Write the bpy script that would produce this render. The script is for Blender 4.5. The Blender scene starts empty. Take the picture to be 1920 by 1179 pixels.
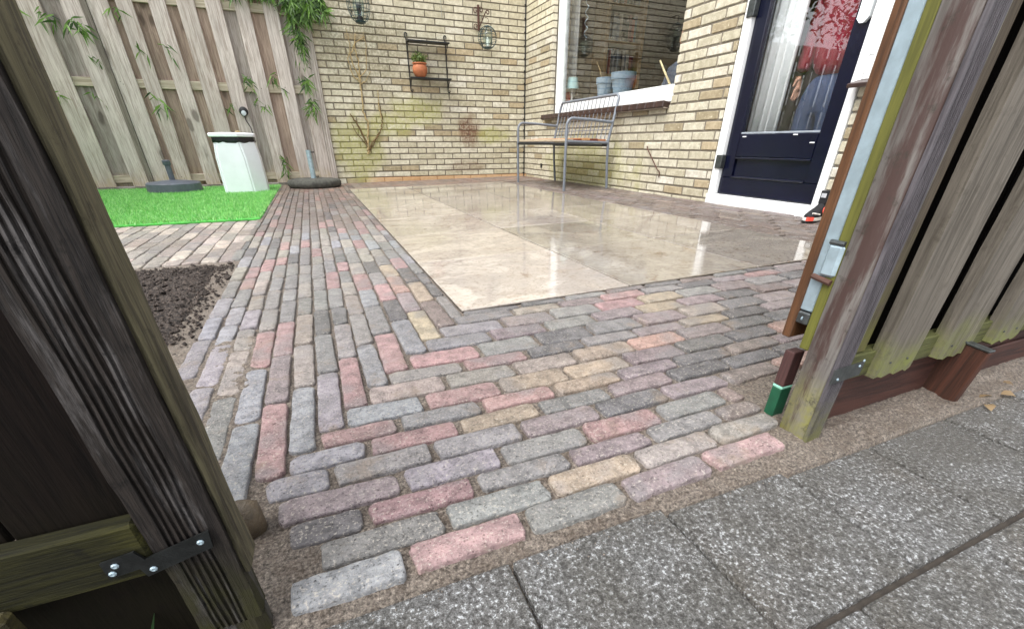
import bpy, bmesh, math, random
from mathutils import Vector, Matrix, noise
random.seed(7)
R = math.radians
sc = bpy.context.scene
C = sc.collection

# ------------------------------------------------------------------ camera
cd = bpy.data.cameras.new('camera')
cam = bpy.data.objects.new('camera', cd)
C.objects.link(cam)
rt = Vector((0.923053, -0.384673, -0.000347)); up = Vector((0.192711, 0.461645, 0.865879)); fw = Vector((0.332920, 0.799319, -0.500254))
cam.matrix_world = Matrix(((rt.x, up.x, -fw.x, -2.68325), (rt.y, up.y, -fw.y, -6.00315), (rt.z, up.z, -fw.z, 0.40975), (0, 0, 0, 1)))
cd.sensor_width = 36
cd.lens = 14.95368
cd.shift_y = 0.073154
cd.clip_start = 0.02
cd.clip_end = 400
sc.camera = cam

# ------------------------------------------------------------------ sky, sun, exposure
SUN_EL, SUN_AZ = 58, 250          # overcast: broad soft sun, high
w = bpy.data.worlds.new('World'); sc.world = w; w.use_nodes = True
wn = w.node_tree; wn.nodes.clear()
wo = wn.nodes.new('ShaderNodeOutputWorld'); bg = wn.nodes.new('ShaderNodeBackground')
sky = wn.nodes.new('ShaderNodeTexSky'); sky.sky_type = 'NISHITA'; sky.sun_disc = False
sky.sun_elevation = R(SUN_EL); sky.sun_rotation = R(SUN_AZ); sky.air_density = 1.0; sky.dust_density = 3.0
hs = wn.nodes.new('ShaderNodeHueSaturation'); hs.inputs['Saturation'].default_value = 0.22
wn.links.new(sky.outputs[0], hs.inputs['Color']); wn.links.new(hs.outputs[0], bg.inputs[0]); wn.links.new(bg.outputs[0], wo.inputs[0])
bg.inputs[1].default_value = 0.15
sl = bpy.data.lights.new('sun', 'SUN'); sl.energy = 1.1; sl.angle = R(50); sl.color = (1.0, 0.97, 0.92)
so = bpy.data.objects.new('sun', sl); C.objects.link(so)
az = R(SUN_AZ); el = R(SUN_EL)
sd = Vector((math.sin(az) * math.cos(el), math.cos(az) * math.cos(el), math.sin(el)))
so.rotation_euler = sd.to_track_quat('Z', 'Y').to_euler()
so.location = (-6, -4, 8)
vs = sc.view_settings
vs.view_transform = 'Standard'; vs.look = 'None'; vs.gamma = 1; vs.use_curve_mapping = False
vs.exposure = 1.42

# ------------------------------------------------------------------ material helpers
def lin(r, g, b):
    f = lambda c: ((c / 255 + .055) / 1.055) ** 2.4 if c > 10 else c / 255 / 12.92
    return (f(r), f(g), f(b), 1)

class NB:
    def __init__(s, name):
        s.m = bpy.data.materials.new(name); s.m.use_nodes = True
        s.t = s.m.node_tree; s.t.nodes.clear()
        s.out = s.t.nodes.new('ShaderNodeOutputMaterial')
        s.b = s.t.nodes.new('ShaderNodeBsdfPrincipled'); s.t.links.new(s.b.outputs[0], s.out.inputs[0])
    def set(s, node, key, v):
        i = node.inputs[key]
        if isinstance(v, bpy.types.NodeSocket): s.t.links.new(v, i)
        else:
            if i.type == 'RGBA' and len(v) == 3: v = (*v, 1)
            i.default_value = v
    def n(s, typ, out=0, props=None, **ins):
        nd = s.t.nodes.new('ShaderNode' + typ)
        for k, v in (props or {}).items(): setattr(nd, k, v)
        for k, v in ins.items():
            key = int(k[1:]) if k[0] == '_' else k.replace('_', ' ')
            s.set(nd, key, v)
        return nd.outputs[out]
    def noise(s, vec, scale, detail=4, rough=.55, dist=0):
        return s.n('TexNoise', 0, Vector=vec, Scale=float(scale), Detail=float(detail), Roughness=rough, Distortion=float(dist))
    def math(s, op, a, b=0.0, c=0.0, clamp=False):
        return s.n('Math', 0, {'operation': op, 'use_clamp': clamp}, _0=a, _1=b, _2=c)
    def ramp(s, v, a, b, lo=0.0, hi=1.0):
        return s.n('MapRange', 0, {'interpolation_type': 'SMOOTHSTEP'}, Value=v, From_Min=a, From_Max=b, To_Min=lo, To_Max=hi)
    def mix(s, f, a, b, mode='MIX'):
        nd = s.t.nodes.new('ShaderNodeMix'); nd.data_type = 'RGBA'; nd.blend_type = mode
        s.set(nd, 0, f); s.set(nd, 6, a); s.set(nd, 7, b)
        return nd.outputs[2]
    def obj(s): return s.n('TexCoord', 3)
    def pos(s): return s.n('NewGeometry', 0)
    def island(s): return s.n('NewGeometry', 8)
    def rnd(s): return s.n('ObjectInfo', 5)
    def ocol(s): return s.n('ObjectInfo', 1)
    def off(s, vec, amt=37.0):      # shift a texture by the object's own random number
        r = s.rnd(); c = s.n('CombineXYZ', 0, X=s.math('MULTIPLY', r, amt), Y=s.math('MULTIPLY', r, amt * 1.7), Z=s.math('MULTIPLY', r, amt * .6))
        return s.n('VectorMath', 0, {'operation': 'ADD'}, _0=vec, _1=c)
    def scale(s, vec, x, y, z): return s.n('Mapping', 0, Vector=vec, Scale=(x, y, z))
    def bump(s, h, strength=.4, dist=.002, normal=None):
        k = dict(Height=h, Strength=strength, Distance=dist)
        if normal: k['Normal'] = normal
        return s.n('Bump', 0, **k)
    def xyz(s, vec):
        nd = s.t.nodes.new('ShaderNodeSeparateXYZ'); s.set(nd, 0, vec); return nd.outputs
    def fin(s, color=None, rough=None, normal=None, **kw):
        if color is not None: s.set(s.b, 'Base Color', color)
        if rough is not None: s.set(s.b, 'Roughness', rough)
        if normal is not None: s.set(s.b, 'Normal', normal)
        for k, v in kw.items(): s.set(s.b, k.replace('_', ' '), v)
        return s.m

def m_plain(name, col, rough=.5, var=.15, scale=20, bump=.1, bd=.001, metal=0.0, spec=.5):
    b = NB(name); v = b.obj(); n = b.noise(v, scale, 5)
    c = b.mix(b.ramp(n, .3, .7), tuple(x * (1 - var) for x in col[:3]), tuple(min(1, x * (1 + var)) for x in col[:3]))
    r = b.math('ADD', rough - .06, b.math('MULTIPLY', b.noise(v, scale * 2.3, 3), .12))
    return b.fin(c, r, b.bump(b.noise(v, scale * 6, 3), bump, bd), Metallic=metal, Specular_IOR_Level=spec)

def m_wood(name, base, dark, rough=.7, axis='Z', usecol=False, algae=None, gscale=1.0, wear=None, knots=True, bump=.5, dirt=None, spec=.4):
    b = NB(name); v = b.off(b.obj())
    q = .055
    sx = {'Z': (1, 1, q), 'X': (q, 1, 1), 'Y': (1, q, 1)}[axis]
    g = b.scale(v, *sx)
    wob = b.noise(g, 9 * gscale, 3)
    n1 = b.noise(g, 60 * gscale, 6, .65, .7); n2 = b.noise(g, 210 * gscale, 4, .6)
    n3 = b.noise(b.scale(v, *[1 if i == 1 else .35 for i in sx]), 6 * gscale, 3)
    f = b.math('ADD', b.math('MULTIPLY', n1, .6), b.math('MULTIPLY', n2, .4))
    c = b.mix(b.ramp(f, .36, .62), dark, base)
    c = b.mix(b.ramp(n3, .3, .75), c, b.mix(.5, c, tuple(x * .6 for x in base[:3])))
    if knots:
        kv = b.scale(v, *[5.5 if i == 1 else 2.4 for i in sx])
        vo = b.n('TexVoronoi', 0, {'feature': 'F1'}, Vector=b.n('VectorMath', 0, {'operation': 'ADD'}, _0=kv, _1=b.n('VectorMath', 0, {'operation': 'SCALE'}, _0=b.n('TexNoise', 1, Vector=v, Scale=8.0), Scale=.22)), Scale=1.0)
        k = b.ramp(vo, .10, .2, 1, 0)
        ring = b.math('SINE', b.math('MULTIPLY', vo, 70.0)); ring = b.math('MULTIPLY', b.ramp(vo, .12, .42, .28, 0), b.ramp(ring, -1, 1))
        c = b.mix(ring, c, dark); c = b.mix(b.math('MULTIPLY', k, .8), c, tuple(x * .45 for x in dark[:3]))
    if usecol: c = b.mix(1.0, c, b.ocol(), 'MULTIPLY')
    p = b.xyz(b.pos())
    if algae:
        col, z0, z1, amt = algae
        m = b.math('MULTIPLY', b.ramp(b.math('ADD', p[2], b.math('MULTIPLY', b.noise(v, 14, 4), (z1 - z0) * 1.4)), z0 + (z1 - z0) * .7, z1 + (z1 - z0) * .7, 1, 0), amt)
        c = b.mix(b.math('MULTIPLY', m, b.ramp(b.noise(v, 30, 6, .7), .32, .58, .25, 1)), c, col)
    if wear:
        col, a0, a1, sc_ = wear
        c = b.mix(b.ramp(b.noise(b.scale(v, *[1 if i == 1 else .12 for i in sx]), sc_, 6, .7), a0, a1), c, col)
    if dirt:
        c = b.mix(b.ramp(b.noise(v, 45, 6, .7), .55, .7, 0, dirt[1]), c, dirt[0])
    return b.fin(c, b.math('ADD', rough - .1, b.math('MULTIPLY', n1, .2)), b.bump(f, bump, .0025), Specular_IOR_Level=spec)

# ------------------------------------------------------------------ mesh helpers
def setp(o, label=None, cat=None, group=None, kind=None):
    if label: o['label'] = label
    if cat: o['category'] = cat
    if group: o['group'] = group
    if kind: o['kind'] = kind
    return o
def wm(o):
    m = Matrix.Translation(o.location) @ o.rotation_euler.to_matrix().to_4x4()
    return (wm(o.parent) @ o.matrix_parent_inverse @ m) if o.parent else m
def par(o, p):
    o.parent = p
    o.matrix_parent_inverse = wm(p).inverted()
def empty(name, loc, label, cat, group=None):
    o = bpy.data.objects.new(name, None); o.empty_display_size = .1; C.objects.link(o); o.location = loc
    return setp(o, label, cat, group)
def link(name, me, m, parent=None, loc=(0, 0, 0), rot=(0, 0, 0), scl=None, col=None, label=None):
    o = bpy.data.objects.new(name, me); C.objects.link(o); o.location = loc; o.rotation_euler = rot
    if scl: o.scale = scl
    if col: o.color = (*col[:3], 1)
    if m and not me.materials: me.materials.append(m)
    if parent: par(o, parent)
    if label: o['label'] = label
    return o
def fin(name, bm, m, parent=None, smooth=False, ang=None, **k):
    bmesh.ops.recalc_face_normals(bm, faces=bm.faces)
    me = bpy.data.meshes.new(name); bm.to_mesh(me); bm.free()
    if smooth or ang is not None:
        for p in me.polygons: p.use_smooth = True
        if ang is not None: me.set_sharp_from_angle(angle=R(ang))
    return link(name, me, m, parent, **k)
def box(bm, x0, x1, y0, y1, z0, z1, bev=0.0, seg=1):
    vs_ = [bm.verts.new(p) for p in ((x0, y0, z0), (x1, y0, z0), (x1, y1, z0), (x0, y1, z0), (x0, y0, z1), (x1, y0, z1), (x1, y1, z1), (x0, y1, z1))]
    fs = [bm.faces.new([vs_[i] for i in q]) for q in ((3, 2, 1, 0), (4, 5, 6, 7), (0, 1, 5, 4), (1, 2, 6, 5), (2, 3, 7, 6), (3, 0, 4, 7))]
    if bev: bmesh.ops.bevel(bm, geom=list({e for f in fs for e in f.edges}), offset=bev, segments=seg, affect='EDGES', profile=.5)
    return vs_
def abox(name, x0, x1, y0, y1, z0, z1, m, parent=None, bev=.002, **k):
    bm = bmesh.new(); box(bm, x0, x1, y0, y1, z0, z1, bev)
    return fin(name, bm, m, parent, **k)
def cbox(name, c, d, m, parent=None, bev=.002, rot=(0, 0, 0), **k):
    bm = bmesh.new(); box(bm, -d[0] / 2, d[0] / 2, -d[1] / 2, d[1] / 2, -d[2] / 2, d[2] / 2, bev)
    return fin(name, bm, m, parent, loc=c, rot=rot, **k)
def tube(bm, pts, r, n=8, cap=True, closed=False):
    pts = [Vector(p) for p in pts]; rings = []; N = len(pts); prev = None
    for i, p in enumerate(pts):
        a = pts[(i - 1) % N] if (closed or i) else p; b_ = pts[(i + 1) % N] if (closed or i < N - 1) else p
        t = (b_ - a).normalized()
        if prev is None:
            u = t.cross(Vector((0, 0, 1)));
            if u.length < .05: u = t.cross(Vector((1, 0, 0)))
        else: u = prev - t * prev.dot(t)
        u.normalize(); prev = u; v = t.cross(u)
        rr = r[i] if isinstance(r, (list, tuple)) else r
        rings.append([bm.verts.new(p + (u * math.cos(2 * math.pi * k / n) + v * math.sin(2 * math.pi * k / n)) * rr) for k in range(n)])
    for i in range(N if closed else N - 1):
        A, B = rings[i], rings[(i + 1) % N]
        for k in range(n): bm.faces.new((A[k], A[(k + 1) % n], B[(k + 1) % n], B[k]))
    if cap and not closed:
        bm.faces.new(rings[0][::-1]); bm.faces.new(rings[-1])
def atube(name, pts, r, m, parent=None, n=8, closed=False, **k):
    bm = bmesh.new(); tube(bm, pts, r, n, closed=closed)
    return fin(name, bm, m, parent, ang=40, **k)
def lathe(bm, prof, n=24, c=(0, 0, 0)):
    rings = []
    for r_, z in prof:
        rings.append([bm.verts.new((c[0] + r_ * math.cos(2 * math.pi * k / n), c[1] + r_ * math.sin(2 * math.pi * k / n), c[2] + z)) for k in range(n)])
    for A, B in zip(rings, rings[1:]):
        for k in range(n): bm.faces.new((A[k], A[(k + 1) % n], B[(k + 1) % n], B[k]))
    bm.faces.new(rings[0][::-1]); bm.faces.new(rings[-1])
def alathe(name, prof, m, parent=None, n=24, c=(0, 0, 0), ang=35, **k):
    bm = bmesh.new(); lathe(bm, prof, n, c)
    return fin(name, bm, m, parent, ang=ang, **k)
def prism(bm, poly, z0, z1):
    a = [bm.verts.new((x, y, z0)) for x, y in poly]; b_ = [bm.verts.new((x, y, z1)) for x, y in poly]
    N = len(poly)
    for i in range(N): bm.faces.new((a[i], a[(i + 1) % N], b_[(i + 1) % N], b_[i]))
    bm.faces.new(a[::-1]); bm.faces.new(b_)
def roughen(bm, axis, lo, hi, n, amp, seed, freq=30):
    ax = Vector((axis == 0, axis == 1, axis == 2))
    for i in range(1, n):
        t = lo + (hi - lo) * i / n
        bmesh.ops.bisect_plane(bm, geom=bm.verts[:] + bm.edges[:] + bm.faces[:], plane_co=ax * t, plane_no=ax)
    for v in bm.verts:
        p = v.co * freq; p[axis] *= .25; p += Vector((seed, seed * 2, 0))
        q = noise.noise_vector(p) * amp + noise.noise_vector(p * 3.1) * amp * .45
        q[axis] *= 1.0 if (abs(v.co[axis] - lo) < .004 or abs(v.co[axis] - hi) < .004) else 0
        v.co += q
def arc(c, r, a0, a1, n, plane='xz'):
    o = []
    for i in range(n + 1):
        a = R(a0 + (a1 - a0) * i / n); u, v = r * math.cos(a), r * math.sin(a)
        o.append({'xz': (c[0] + u, c[1], c[2] + v), 'yz': (c[0], c[1] + u, c[2] + v), 'xy': (c[0] + u, c[1] + v, c[2])}[plane])
    return o
def gz(x): return max(0.0, .0125 * (x + 2.37))      # the paving rises a little towards the house

# ------------------------------------------------------------------ materials
def brick_stain(b, c):
    p = b.xyz(b.pos()); P = b.pos()
    nz = b.noise(P, 5, 4); nf = b.noise(P, 40, 4)
    # green algae on the lower courses, left end of the back wall and under the wire shelf
    def blob(x, z, rx, rz, axis=0):
        dx = b.math('DIVIDE', b.math('SUBTRACT', p[axis], x), rx); dz = b.math('DIVIDE', b.math('SUBTRACT', p[2], z), rz)
        d = b.math('SQRT', b.math('ADD', b.math('MULTIPLY', dx, dx), b.math('MULTIPLY', dz, dz)))
        return b.ramp(b.math('ADD', d, b.math('MULTIPLY', b.math('SUBTRACT', nz, .5), 1.6)), .5, 1.15, 1, 0)
    back = b.math('GREATER_THAN', p[1], -.06)
    g = blob(-2.15, .32, .30, .42)
    for a in ((-1.40, .74, .34, .17), (-.5, .5, .30, .10), (-1.75, .6, .3, .16)): g = b.math('MAXIMUM', g, blob(*a))
    g = b.math('MULTIPLY', g, back)
    side = b.math('MULTIPLY', b.math('SUBTRACT', 1.0, back), blob(-1.5, .18, 1.0, .3, 1))
    g = b.math('MAXIMUM', g, b.math('MULTIPLY', side, .8))
    c = b.mix(b.math('MULTIPLY', g, b.ramp(nf, .3, .6, .2, .6)), c, lin(164, 164, 84))
    # bare red-brown patch where something was torn off, rusty base course
    d = b.math('MULTIPLY', blob(-.75, .54, .16, .19), back)
    d = b.math('MAXIMUM', d, b.math('MULTIPLY', b.math('MULTIPLY', blob(-.8, .15, .35, .09), .45), back))
    c = b.mix(b.math('MULTIPLY', d, b.ramp(nf, .35, .6, .35, .95)), c, lin(116, 84, 64))
    o = b.math('MULTIPLY', b.math('MULTIPLY', b.ramp(p[2], .045, .055, 1, 0), back), b.ramp(p[0], -2.2, -1.9))
    c = b.mix(b.math('MULTIPLY', o, .6), c, lin(205, 150, 95))
    # grey weathering high on the left
    gr = b.math('MULTIPLY', b.math('MULTIPLY', blob(-1.95, 1.35, .6, .55), back), .55)
    c = b.mix(b.math('MULTIPLY', gr, b.ramp(nf, .35, .62)), c, lin(112, 104, 80))
    return c

def m_brick(name, mixed):
    b = NB(name); v = b.off(b.pos(), 3.0) if not mixed else b.pos()
    if mixed:
        t = b.island(); base = b.mix(t, lin(200, 193, 168), lin(224, 218, 196))
    else: base = b.ocol()
    n = b.noise(v, 26, 6, .65); f = b.noise(v, 130, 4, .6)
    c = b.mix(b.ramp(n, .32, .72), b.mix(1.0, base, (.70, .68, .64), 'MULTIPLY'), base)
    c = b.mix(b.ramp(f, .58, .72, 0, .55), c, lin(120, 104, 70))
    c = b.mix(b.ramp(b.noise(v, 60, 2), .62, .75, 0, .5), c, lin(240, 232, 205))
    c = brick_stain(b, c)
    h = b.math('ADD', b.math('MULTIPLY', n, .6), f)
    return b.fin(c, .62, b.bump(h, .5, .002))
BRICK = m_brick('yellow_brick', False); BRICKM = m_brick('yellow_brick_far', True)
b = NB('mortar'); v = b.pos(); n = b.noise(v, 60, 5)
MORTAR = b.fin(brick_stain(b, b.mix(n, lin(104, 97, 87), lin(138, 130, 116))), .9, b.bump(b.noise(v, 250, 3), .6, .002))

def m_paver(name, mode):
    b = NB(name)
    v = b.off(b.pos(), 3.0) if mode == 'obj' else b.pos()
    if mode == 'obj': base = b.ocol()
    else:
        t = b.island(); cr = b.t.nodes.new('ShaderNodeValToRGB'); b.set(cr, 0, t); cr.color_ramp.interpolation = 'CONSTANT'
        cols = [lin(*q) for q in ((124, 104, 92), (136, 116, 104), (112, 100, 94), (148, 118, 104), (120, 108, 100), (134, 108, 98))]
        e = cr.color_ramp.elements; e[0].color = cols[0]; e[1].position = .9; e[1].color = cols[5]
        for i in range(1, 5):
            k = e.new(i * .18); k.color = cols[i]
        base = cr.outputs[0]
    n = b.noise(v, 40, 5, .7); f = b.noise(v, 230, 5, .75); m_ = b.noise(v, 10, 3)
    pit = b.n('TexVoronoi', 0, {'feature': 'F1'}, Vector=b.n('VectorMath', 0, {'operation': 'ADD'}, _0=v, _1=b.n('VectorMath', 0, {'operation': 'SCALE'}, _0=b.n('TexNoise', 1, Vector=v, Scale=150.0), Scale=.01)), Scale=150.0)
    c = b.mix(b.ramp(n, .3, .7), b.mix(1.0, base, (.60, .60, .60), 'MULTIPLY'), b.mix(1.0, base, (1.28, 1.27, 1.26), 'MULTIPLY'))
    c = b.mix(b.ramp(m_, .52, .62, 0, .55), c, lin(122, 120, 121))          # grey ends
    c = b.mix(b.ramp(f, .54, .64, 0, .75), c, lin(196, 188, 176))            # sand grains lying on it
    c = b.mix(b.ramp(f, .34, .46, .8, 0), c, b.mix(1.0, c, (.30, .29, .28), 'MULTIPLY'))
    c = b.mix(b.ramp(pit, .0, .22, .75, 0), c, lin(50, 46, 44))              # pits
    c = b.mix(b.ramp(b.noise(v, 9, 5, .7), .56, .70, 0, .55), c, b.mix(f, lin(96, 82, 70), lin(168, 150, 130)))   # smeared sand
    h = b.math('ADD', b.math('ADD', b.math('MULTIPLY', n, .5), f), b.ramp(pit, 0, .3, -.5, 0))
    return b.fin(c, b.ramp(f, .3, .7, .25, .6), b.bump(h, 1.0, .004), Specular_IOR_Level=.65)
PAVER = m_paver('clay_paver', 'obj'); PAVERM = m_paver('clay_paver_far', 'mix')

b = NB('joint_sand'); v = b.pos(); f = b.noise(v, 240, 6, .8); n = b.noise(v, 40, 5, .7); g = b.noise(v, 3, 3)
c = b.mix(b.ramp(f, .36, .64), lin(64, 57, 51), lin(172, 160, 147)); c = b.mix(b.ramp(n, .4, .7, 0, .5), c, lin(96, 80, 66)); c = b.mix(b.ramp(f, .6, .68, 0, .9), c, lin(226, 214, 196))
SAND = b.fin(c, b.ramp(f, .3, .7, .35, .75), b.bump(b.math('ADD', f, b.math('MULTIPLY', n, .8)), 1.0, .007))

b = NB('dark_soil'); v = b.pos(); f = b.noise(v, 150, 6, .7); n = b.noise(v, 24, 4)
SOIL = b.fin(b.mix(b.ramp(f, .35, .7), lin(30, 26, 24), lin(100, 88, 80)), .85, b.bump(b.math('ADD', f, n), 1.0, .008))

b = NB('wet_stone_tile'); v = b.pos(); vo = b.off(v, 11.0)
d1 = b.n('TexNoise', 1, Vector=vo, Scale=2.0, Detail=4.0); vv = b.n('VectorMath', 0, {'operation': 'ADD'}, _0=b.scale(vo, 1.0, 1.7, 1), _1=b.n('VectorMath', 0, {'operation': 'SCALE'}, _0=d1, Scale=.9))
n1 = b.noise(vv, 3.2, 7, .68, 1.2); n2 = b.noise(b.n('VectorMath', 0, {'operation': 'ADD'}, _0=b.scale(vo, 1, 1.3, 1), _1=b.n('VectorMath', 0, {'operation': 'SCALE'}, _0=d1, Scale=.35)), 11, 8, .74, .5); n3 = b.noise(v, 70, 4)
c = b.mix(b.ramp(n1, .30, .72), lin(158, 151, 144), lin(188, 181, 171)); c = b.mix(b.ramp(n2, .52, .7, 0, .75), c, lin(128, 106, 88)); c = b.mix(b.ramp(n2, .28, .44, .5, 0), c, lin(200, 192, 176))
c = b.mix(b.ramp(b.math('ABSOLUTE', b.math('SUBTRACT', n1, .5)), .0, .025, .3, 0), c, lin(132, 120, 110))
c = b.mix(b.ramp(b.noise(vo, 60, 5, .75), .5, .68, 0, .5), c, lin(112, 98, 86))
c = b.mix(1.0, c, b.ocol(), 'MULTIPLY')
wet = b.noise(v, 2.6, 4, .6); rough = b.math('ADD', b.ramp(wet, .42, .66, .01, .10), b.math('MULTIPLY', n3, .05))
TILE = b.fin(c, rough, b.bump(b.math('ADD', b.math('MULTIPLY', n3, .5), n2), .10, .0010), Specular_IOR_Level=.9, IOR=1.5)

b = NB('wet_concrete_slab'); v = b.pos(); vo = b.off(v, 5.0)
f = b.n('TexVoronoi', 0, {'feature': 'SMOOTH_F1'}, Vector=b.n('VectorMath', 0, {'operation': 'ADD'}, _0=b.scale(v, 1.0, 1.0, 1), _1=b.n('VectorMath', 0, {'operation': 'SCALE'}, _0=b.n('TexNoise', 1, Vector=v, Scale=120.0), Scale=.006)), Scale=170.0)
n = b.noise(v, 225, 5, .75); l = b.noise(vo, 7, 4)
c = b.mix(b.ramp(l, .35, .7), lin(100, 98, 93), lin(122, 122, 121)); c = b.mix(b.ramp(b.noise(vo, 4, 4), .5, .7, 0, .45), c, lin(100, 88, 70))
c = b.mix(b.ramp(n, .40, .52, .75, 0), c, lin(42, 40, 37)); c = b.mix(b.math('MULTIPLY', b.ramp(n, .55, .625, 0, .88), b.ramp(l, .36, .6, .35, 1)), c, lin(216, 219, 222))  # pale specks are wet glints painted into the base colour
SLAB = b.fin(c, b.ramp(n, .3, .7, .10, .30), b.bump(b.math('ADD', b.math('MULTIPLY', f, -.7), b.math('MULTIPLY', n, 1.2)), 1.0, .006), Specular_IOR_Level=.8)

FENCEW = m_wood('weathered_fence_board', lin(212, 203, 196), lin(150, 136, 126), .75, 'Z', True, algae=(lin(178, 162, 112), 0.0, .22, .4), gscale=1.0)
RAILW = m_wood('weathered_fence_rail', lin(196, 186, 166), lin(150, 138, 118), .75, 'X')
DARKW = m_wood('stained_shade_darkened_wood', lin(50, 44, 40), lin(13, 11, 11), .75, 'Z', gscale=2.6, knots=False, algae=(lin(48, 48, 20), .0, .15, .8), wear=(lin(86, 83, 82), .50, .72, 70), bump=1.0, dirt=(lin(8, 7, 7), .8), spec=.25)  # stain deepened to stand in for shade on the alley face
BOARDK = m_wood('dark_brown_board', lin(24, 18, 15), lin(7, 5, 5), .8, 'Z', gscale=2.2, knots=False, spec=.1, algae=(lin(24, 23, 11), .1, .26, .5))  # alley-side shade put into the colour, hence near-black
MOSSX = m_wood('mossy_rail', lin(96, 98, 56), lin(56, 58, 30), .75, 'X', gscale=2.4, knots=False, wear=(lin(48, 42, 30), .55, .72, 12), bump=.7)
MOSSD = m_wood('dark_mossy_rail', lin(42, 41, 18), lin(14, 14, 8), .8, 'X', gscale=2.4, knots=False, spec=.2, wear=(lin(66, 64, 28), .52, .68, 18), bump=1.0, dirt=(lin(16, 15, 9), .7))
LATH = m_wood('olive_mossy_lath', lin(106, 100, 76), lin(46, 42, 29), .75, 'Z', gscale=2.4, knots=False, wear=(lin(40, 35, 22), .48, .64, 18), dirt=(lin(32, 28, 18), .7), bump=1.0)
OLIVE = m_wood('olive_painted_lath', lin(104, 104, 44), lin(72, 72, 28), .6, 'Z', gscale=1.5, knots=False, bump=.2)
POSTW = m_wood('weathered_gate_post', lin(116, 112, 108), lin(84, 78, 74), .6, 'Z', gscale=1.2, knots=False, wear=(lin(66, 49, 45), .46, .60, 26), algae=(lin(126, 124, 54), .0, .14, .9), dirt=(lin(52, 47, 40), .85), bump=.5)
RIBW = m_wood('ribbed_decking_board', lin(94, 90, 94), lin(54, 50, 54), .65, 'Z', gscale=2.2, knots=False, algae=(lin(110, 110, 62), .0, .1, .7), dirt=(lin(40, 38, 34), .4))
GREYW = m_wood('weathered_grey_board', lin(118, 111, 101), lin(72, 66, 57), .7, 'Z', gscale=1.3, algae=(lin(116, 122, 58), .05, .17, .85), bump=.6, dirt=(lin(70, 64, 54), .5))
REDW = m_wood('red_brown_plank', lin(78, 48, 40), lin(44, 27, 24), .65, 'X', gscale=1.6, knots=False)
STAKEW = m_wood('rusty_red_wood', lin(78, 46, 34), lin(48, 30, 22), .65, 'Z', gscale=1.5, knots=False)
BROWNW = m_wood('brown_oiled_wood', lin(104, 70, 44), lin(58, 38, 24), .5, 'Z', gscale=2.0, knots=False)
WHITE = m_plain('white_paint', lin(238, 240, 240), .3, .03, 12, .05)
NAVY = m_plain('navy_gloss_paint', lin(10, 13, 34), .2, .15, 9, .06, spec=.5)
BLACKIRON = m_plain('black_iron', lin(34, 36, 38), .45, .2, 60, .3, metal=.3)
RUSTIRON = m_plain('rusty_iron', lin(82, 54, 44), .7, .3, 60, .4)
GREYMET = m_plain('grey_painted_steel', lin(112, 118, 126), .35, .1, 30, .05)
GALV = m_plain('galvanised_steel', lin(170, 190, 200), .4, .14, 45, .1, metal=.55)
DULLGALV = m_plain('dull_zinc_plate', lin(86, 90, 90), .38, .25, 60, .2, metal=.7)
CABLE = m_plain('black_rubber', lin(22, 22, 24), .5, .1)
ANTH = m_plain('anthracite_plastic', lin(84, 90, 100), .4, .12, 40, .1)
BAG = m_plain('black_bin_bag', lin(18, 18, 28), .22, .2, 20, .6, .01)
BINW = m_plain('pale_grey_bin', lin(236, 238, 246), .35, .05, 6, .08)
TERRA = m_plain('terracotta', lin(172, 104, 68), .7, .15, 30, .2)
SILLT = m_plain('dark_sill_tile', lin(58, 42, 38), .35, .3, 25, .2)
CONC = m_plain('weathered_concrete', lin(76, 76, 70), .85, .35, 30, .7, .006)
STONE = m_plain('worn_wet_stone', lin(92, 80, 64), .45, .35, 50, .6, .004)
PLINTH = m_plain('concrete_gravel_board', lin(140, 136, 126), .85, .2, 30, .5, .003)
STEMW = m_plain('dry_climber_stem', lin(166, 146, 104), .8, .25, 60, .4)
DSTEM = m_plain('brown_climber_stem', lin(104, 84, 52), .8, .25, 60, .4)

def m_leaf(name, a, b_, rough=.45):
    b = NB(name); t = b.island()
    c = b.mix(t, a, b_)
    m = b.fin(c, rough)
    tr = b.n('BsdfTranslucent', 0, Color=b.mix(1.0, c, (1.3, 1.4, .8), 'MULTIPLY')); ms = b.t.nodes.new('ShaderNodeMixShader'); ms.inputs[0].default_value = .3
    b.t.links.new(b.b.outputs[0], ms.inputs[1]); b.t.links.new(tr, ms.inputs[2]); b.t.links.new(ms.outputs[0], b.out.inputs[0])
    return m
BAMBOO = m_leaf('bamboo_leaf', lin(22, 52, 20), lin(112, 150, 66))
TURF = m_leaf('artificial_grass', lin(84, 152, 74), lin(176, 220, 154), .5)
REDLEAF = m_leaf('red_maple_leaf', lin(112, 16, 30), lin(190, 40, 58))
GREENLEAF = m_leaf('green_tree_leaf', lin(28, 58, 22), lin(84, 112, 50))
TURFB = m_plain('artificial_grass_backing', lin(84, 180, 76), .8, .2, 30, .3)

def m_glass(name, k, tint=(1, 1, 1)):
    b = NB(name); b.t.nodes.remove(b.b)
    dp = b.n('VectorMath', 1, {'operation': 'DOT_PRODUCT'}, _0=b.n('NewGeometry', 4), _1=b.n('NewGeometry', 1))
    s_ = b.math('POWER', b.math('SUBTRACT', 1.0, b.math('ABSOLUTE', dp)), 5.0)
    f = b.math('MULTIPLY', b.math('ADD', .04, b.math('MULTIPLY', s_, .96)), k, clamp=True)
    tr = b.n('BsdfTransparent', 0, Color=(*tint, 1)); gl = b.n('BsdfGlossy', 0, Color=(1, 1, 1, 1), Roughness=0.0)
    ms = b.t.nodes.new('ShaderNodeMixShader'); b.set(ms, 0, f); b.t.links.new(tr, ms.inputs[1]); b.t.links.new(gl, ms.inputs[2])
    b.t.links.new(ms.outputs[0], b.out.inputs[0]); return b.m
GLASS = m_glass('window_glass', 1.9)
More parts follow.
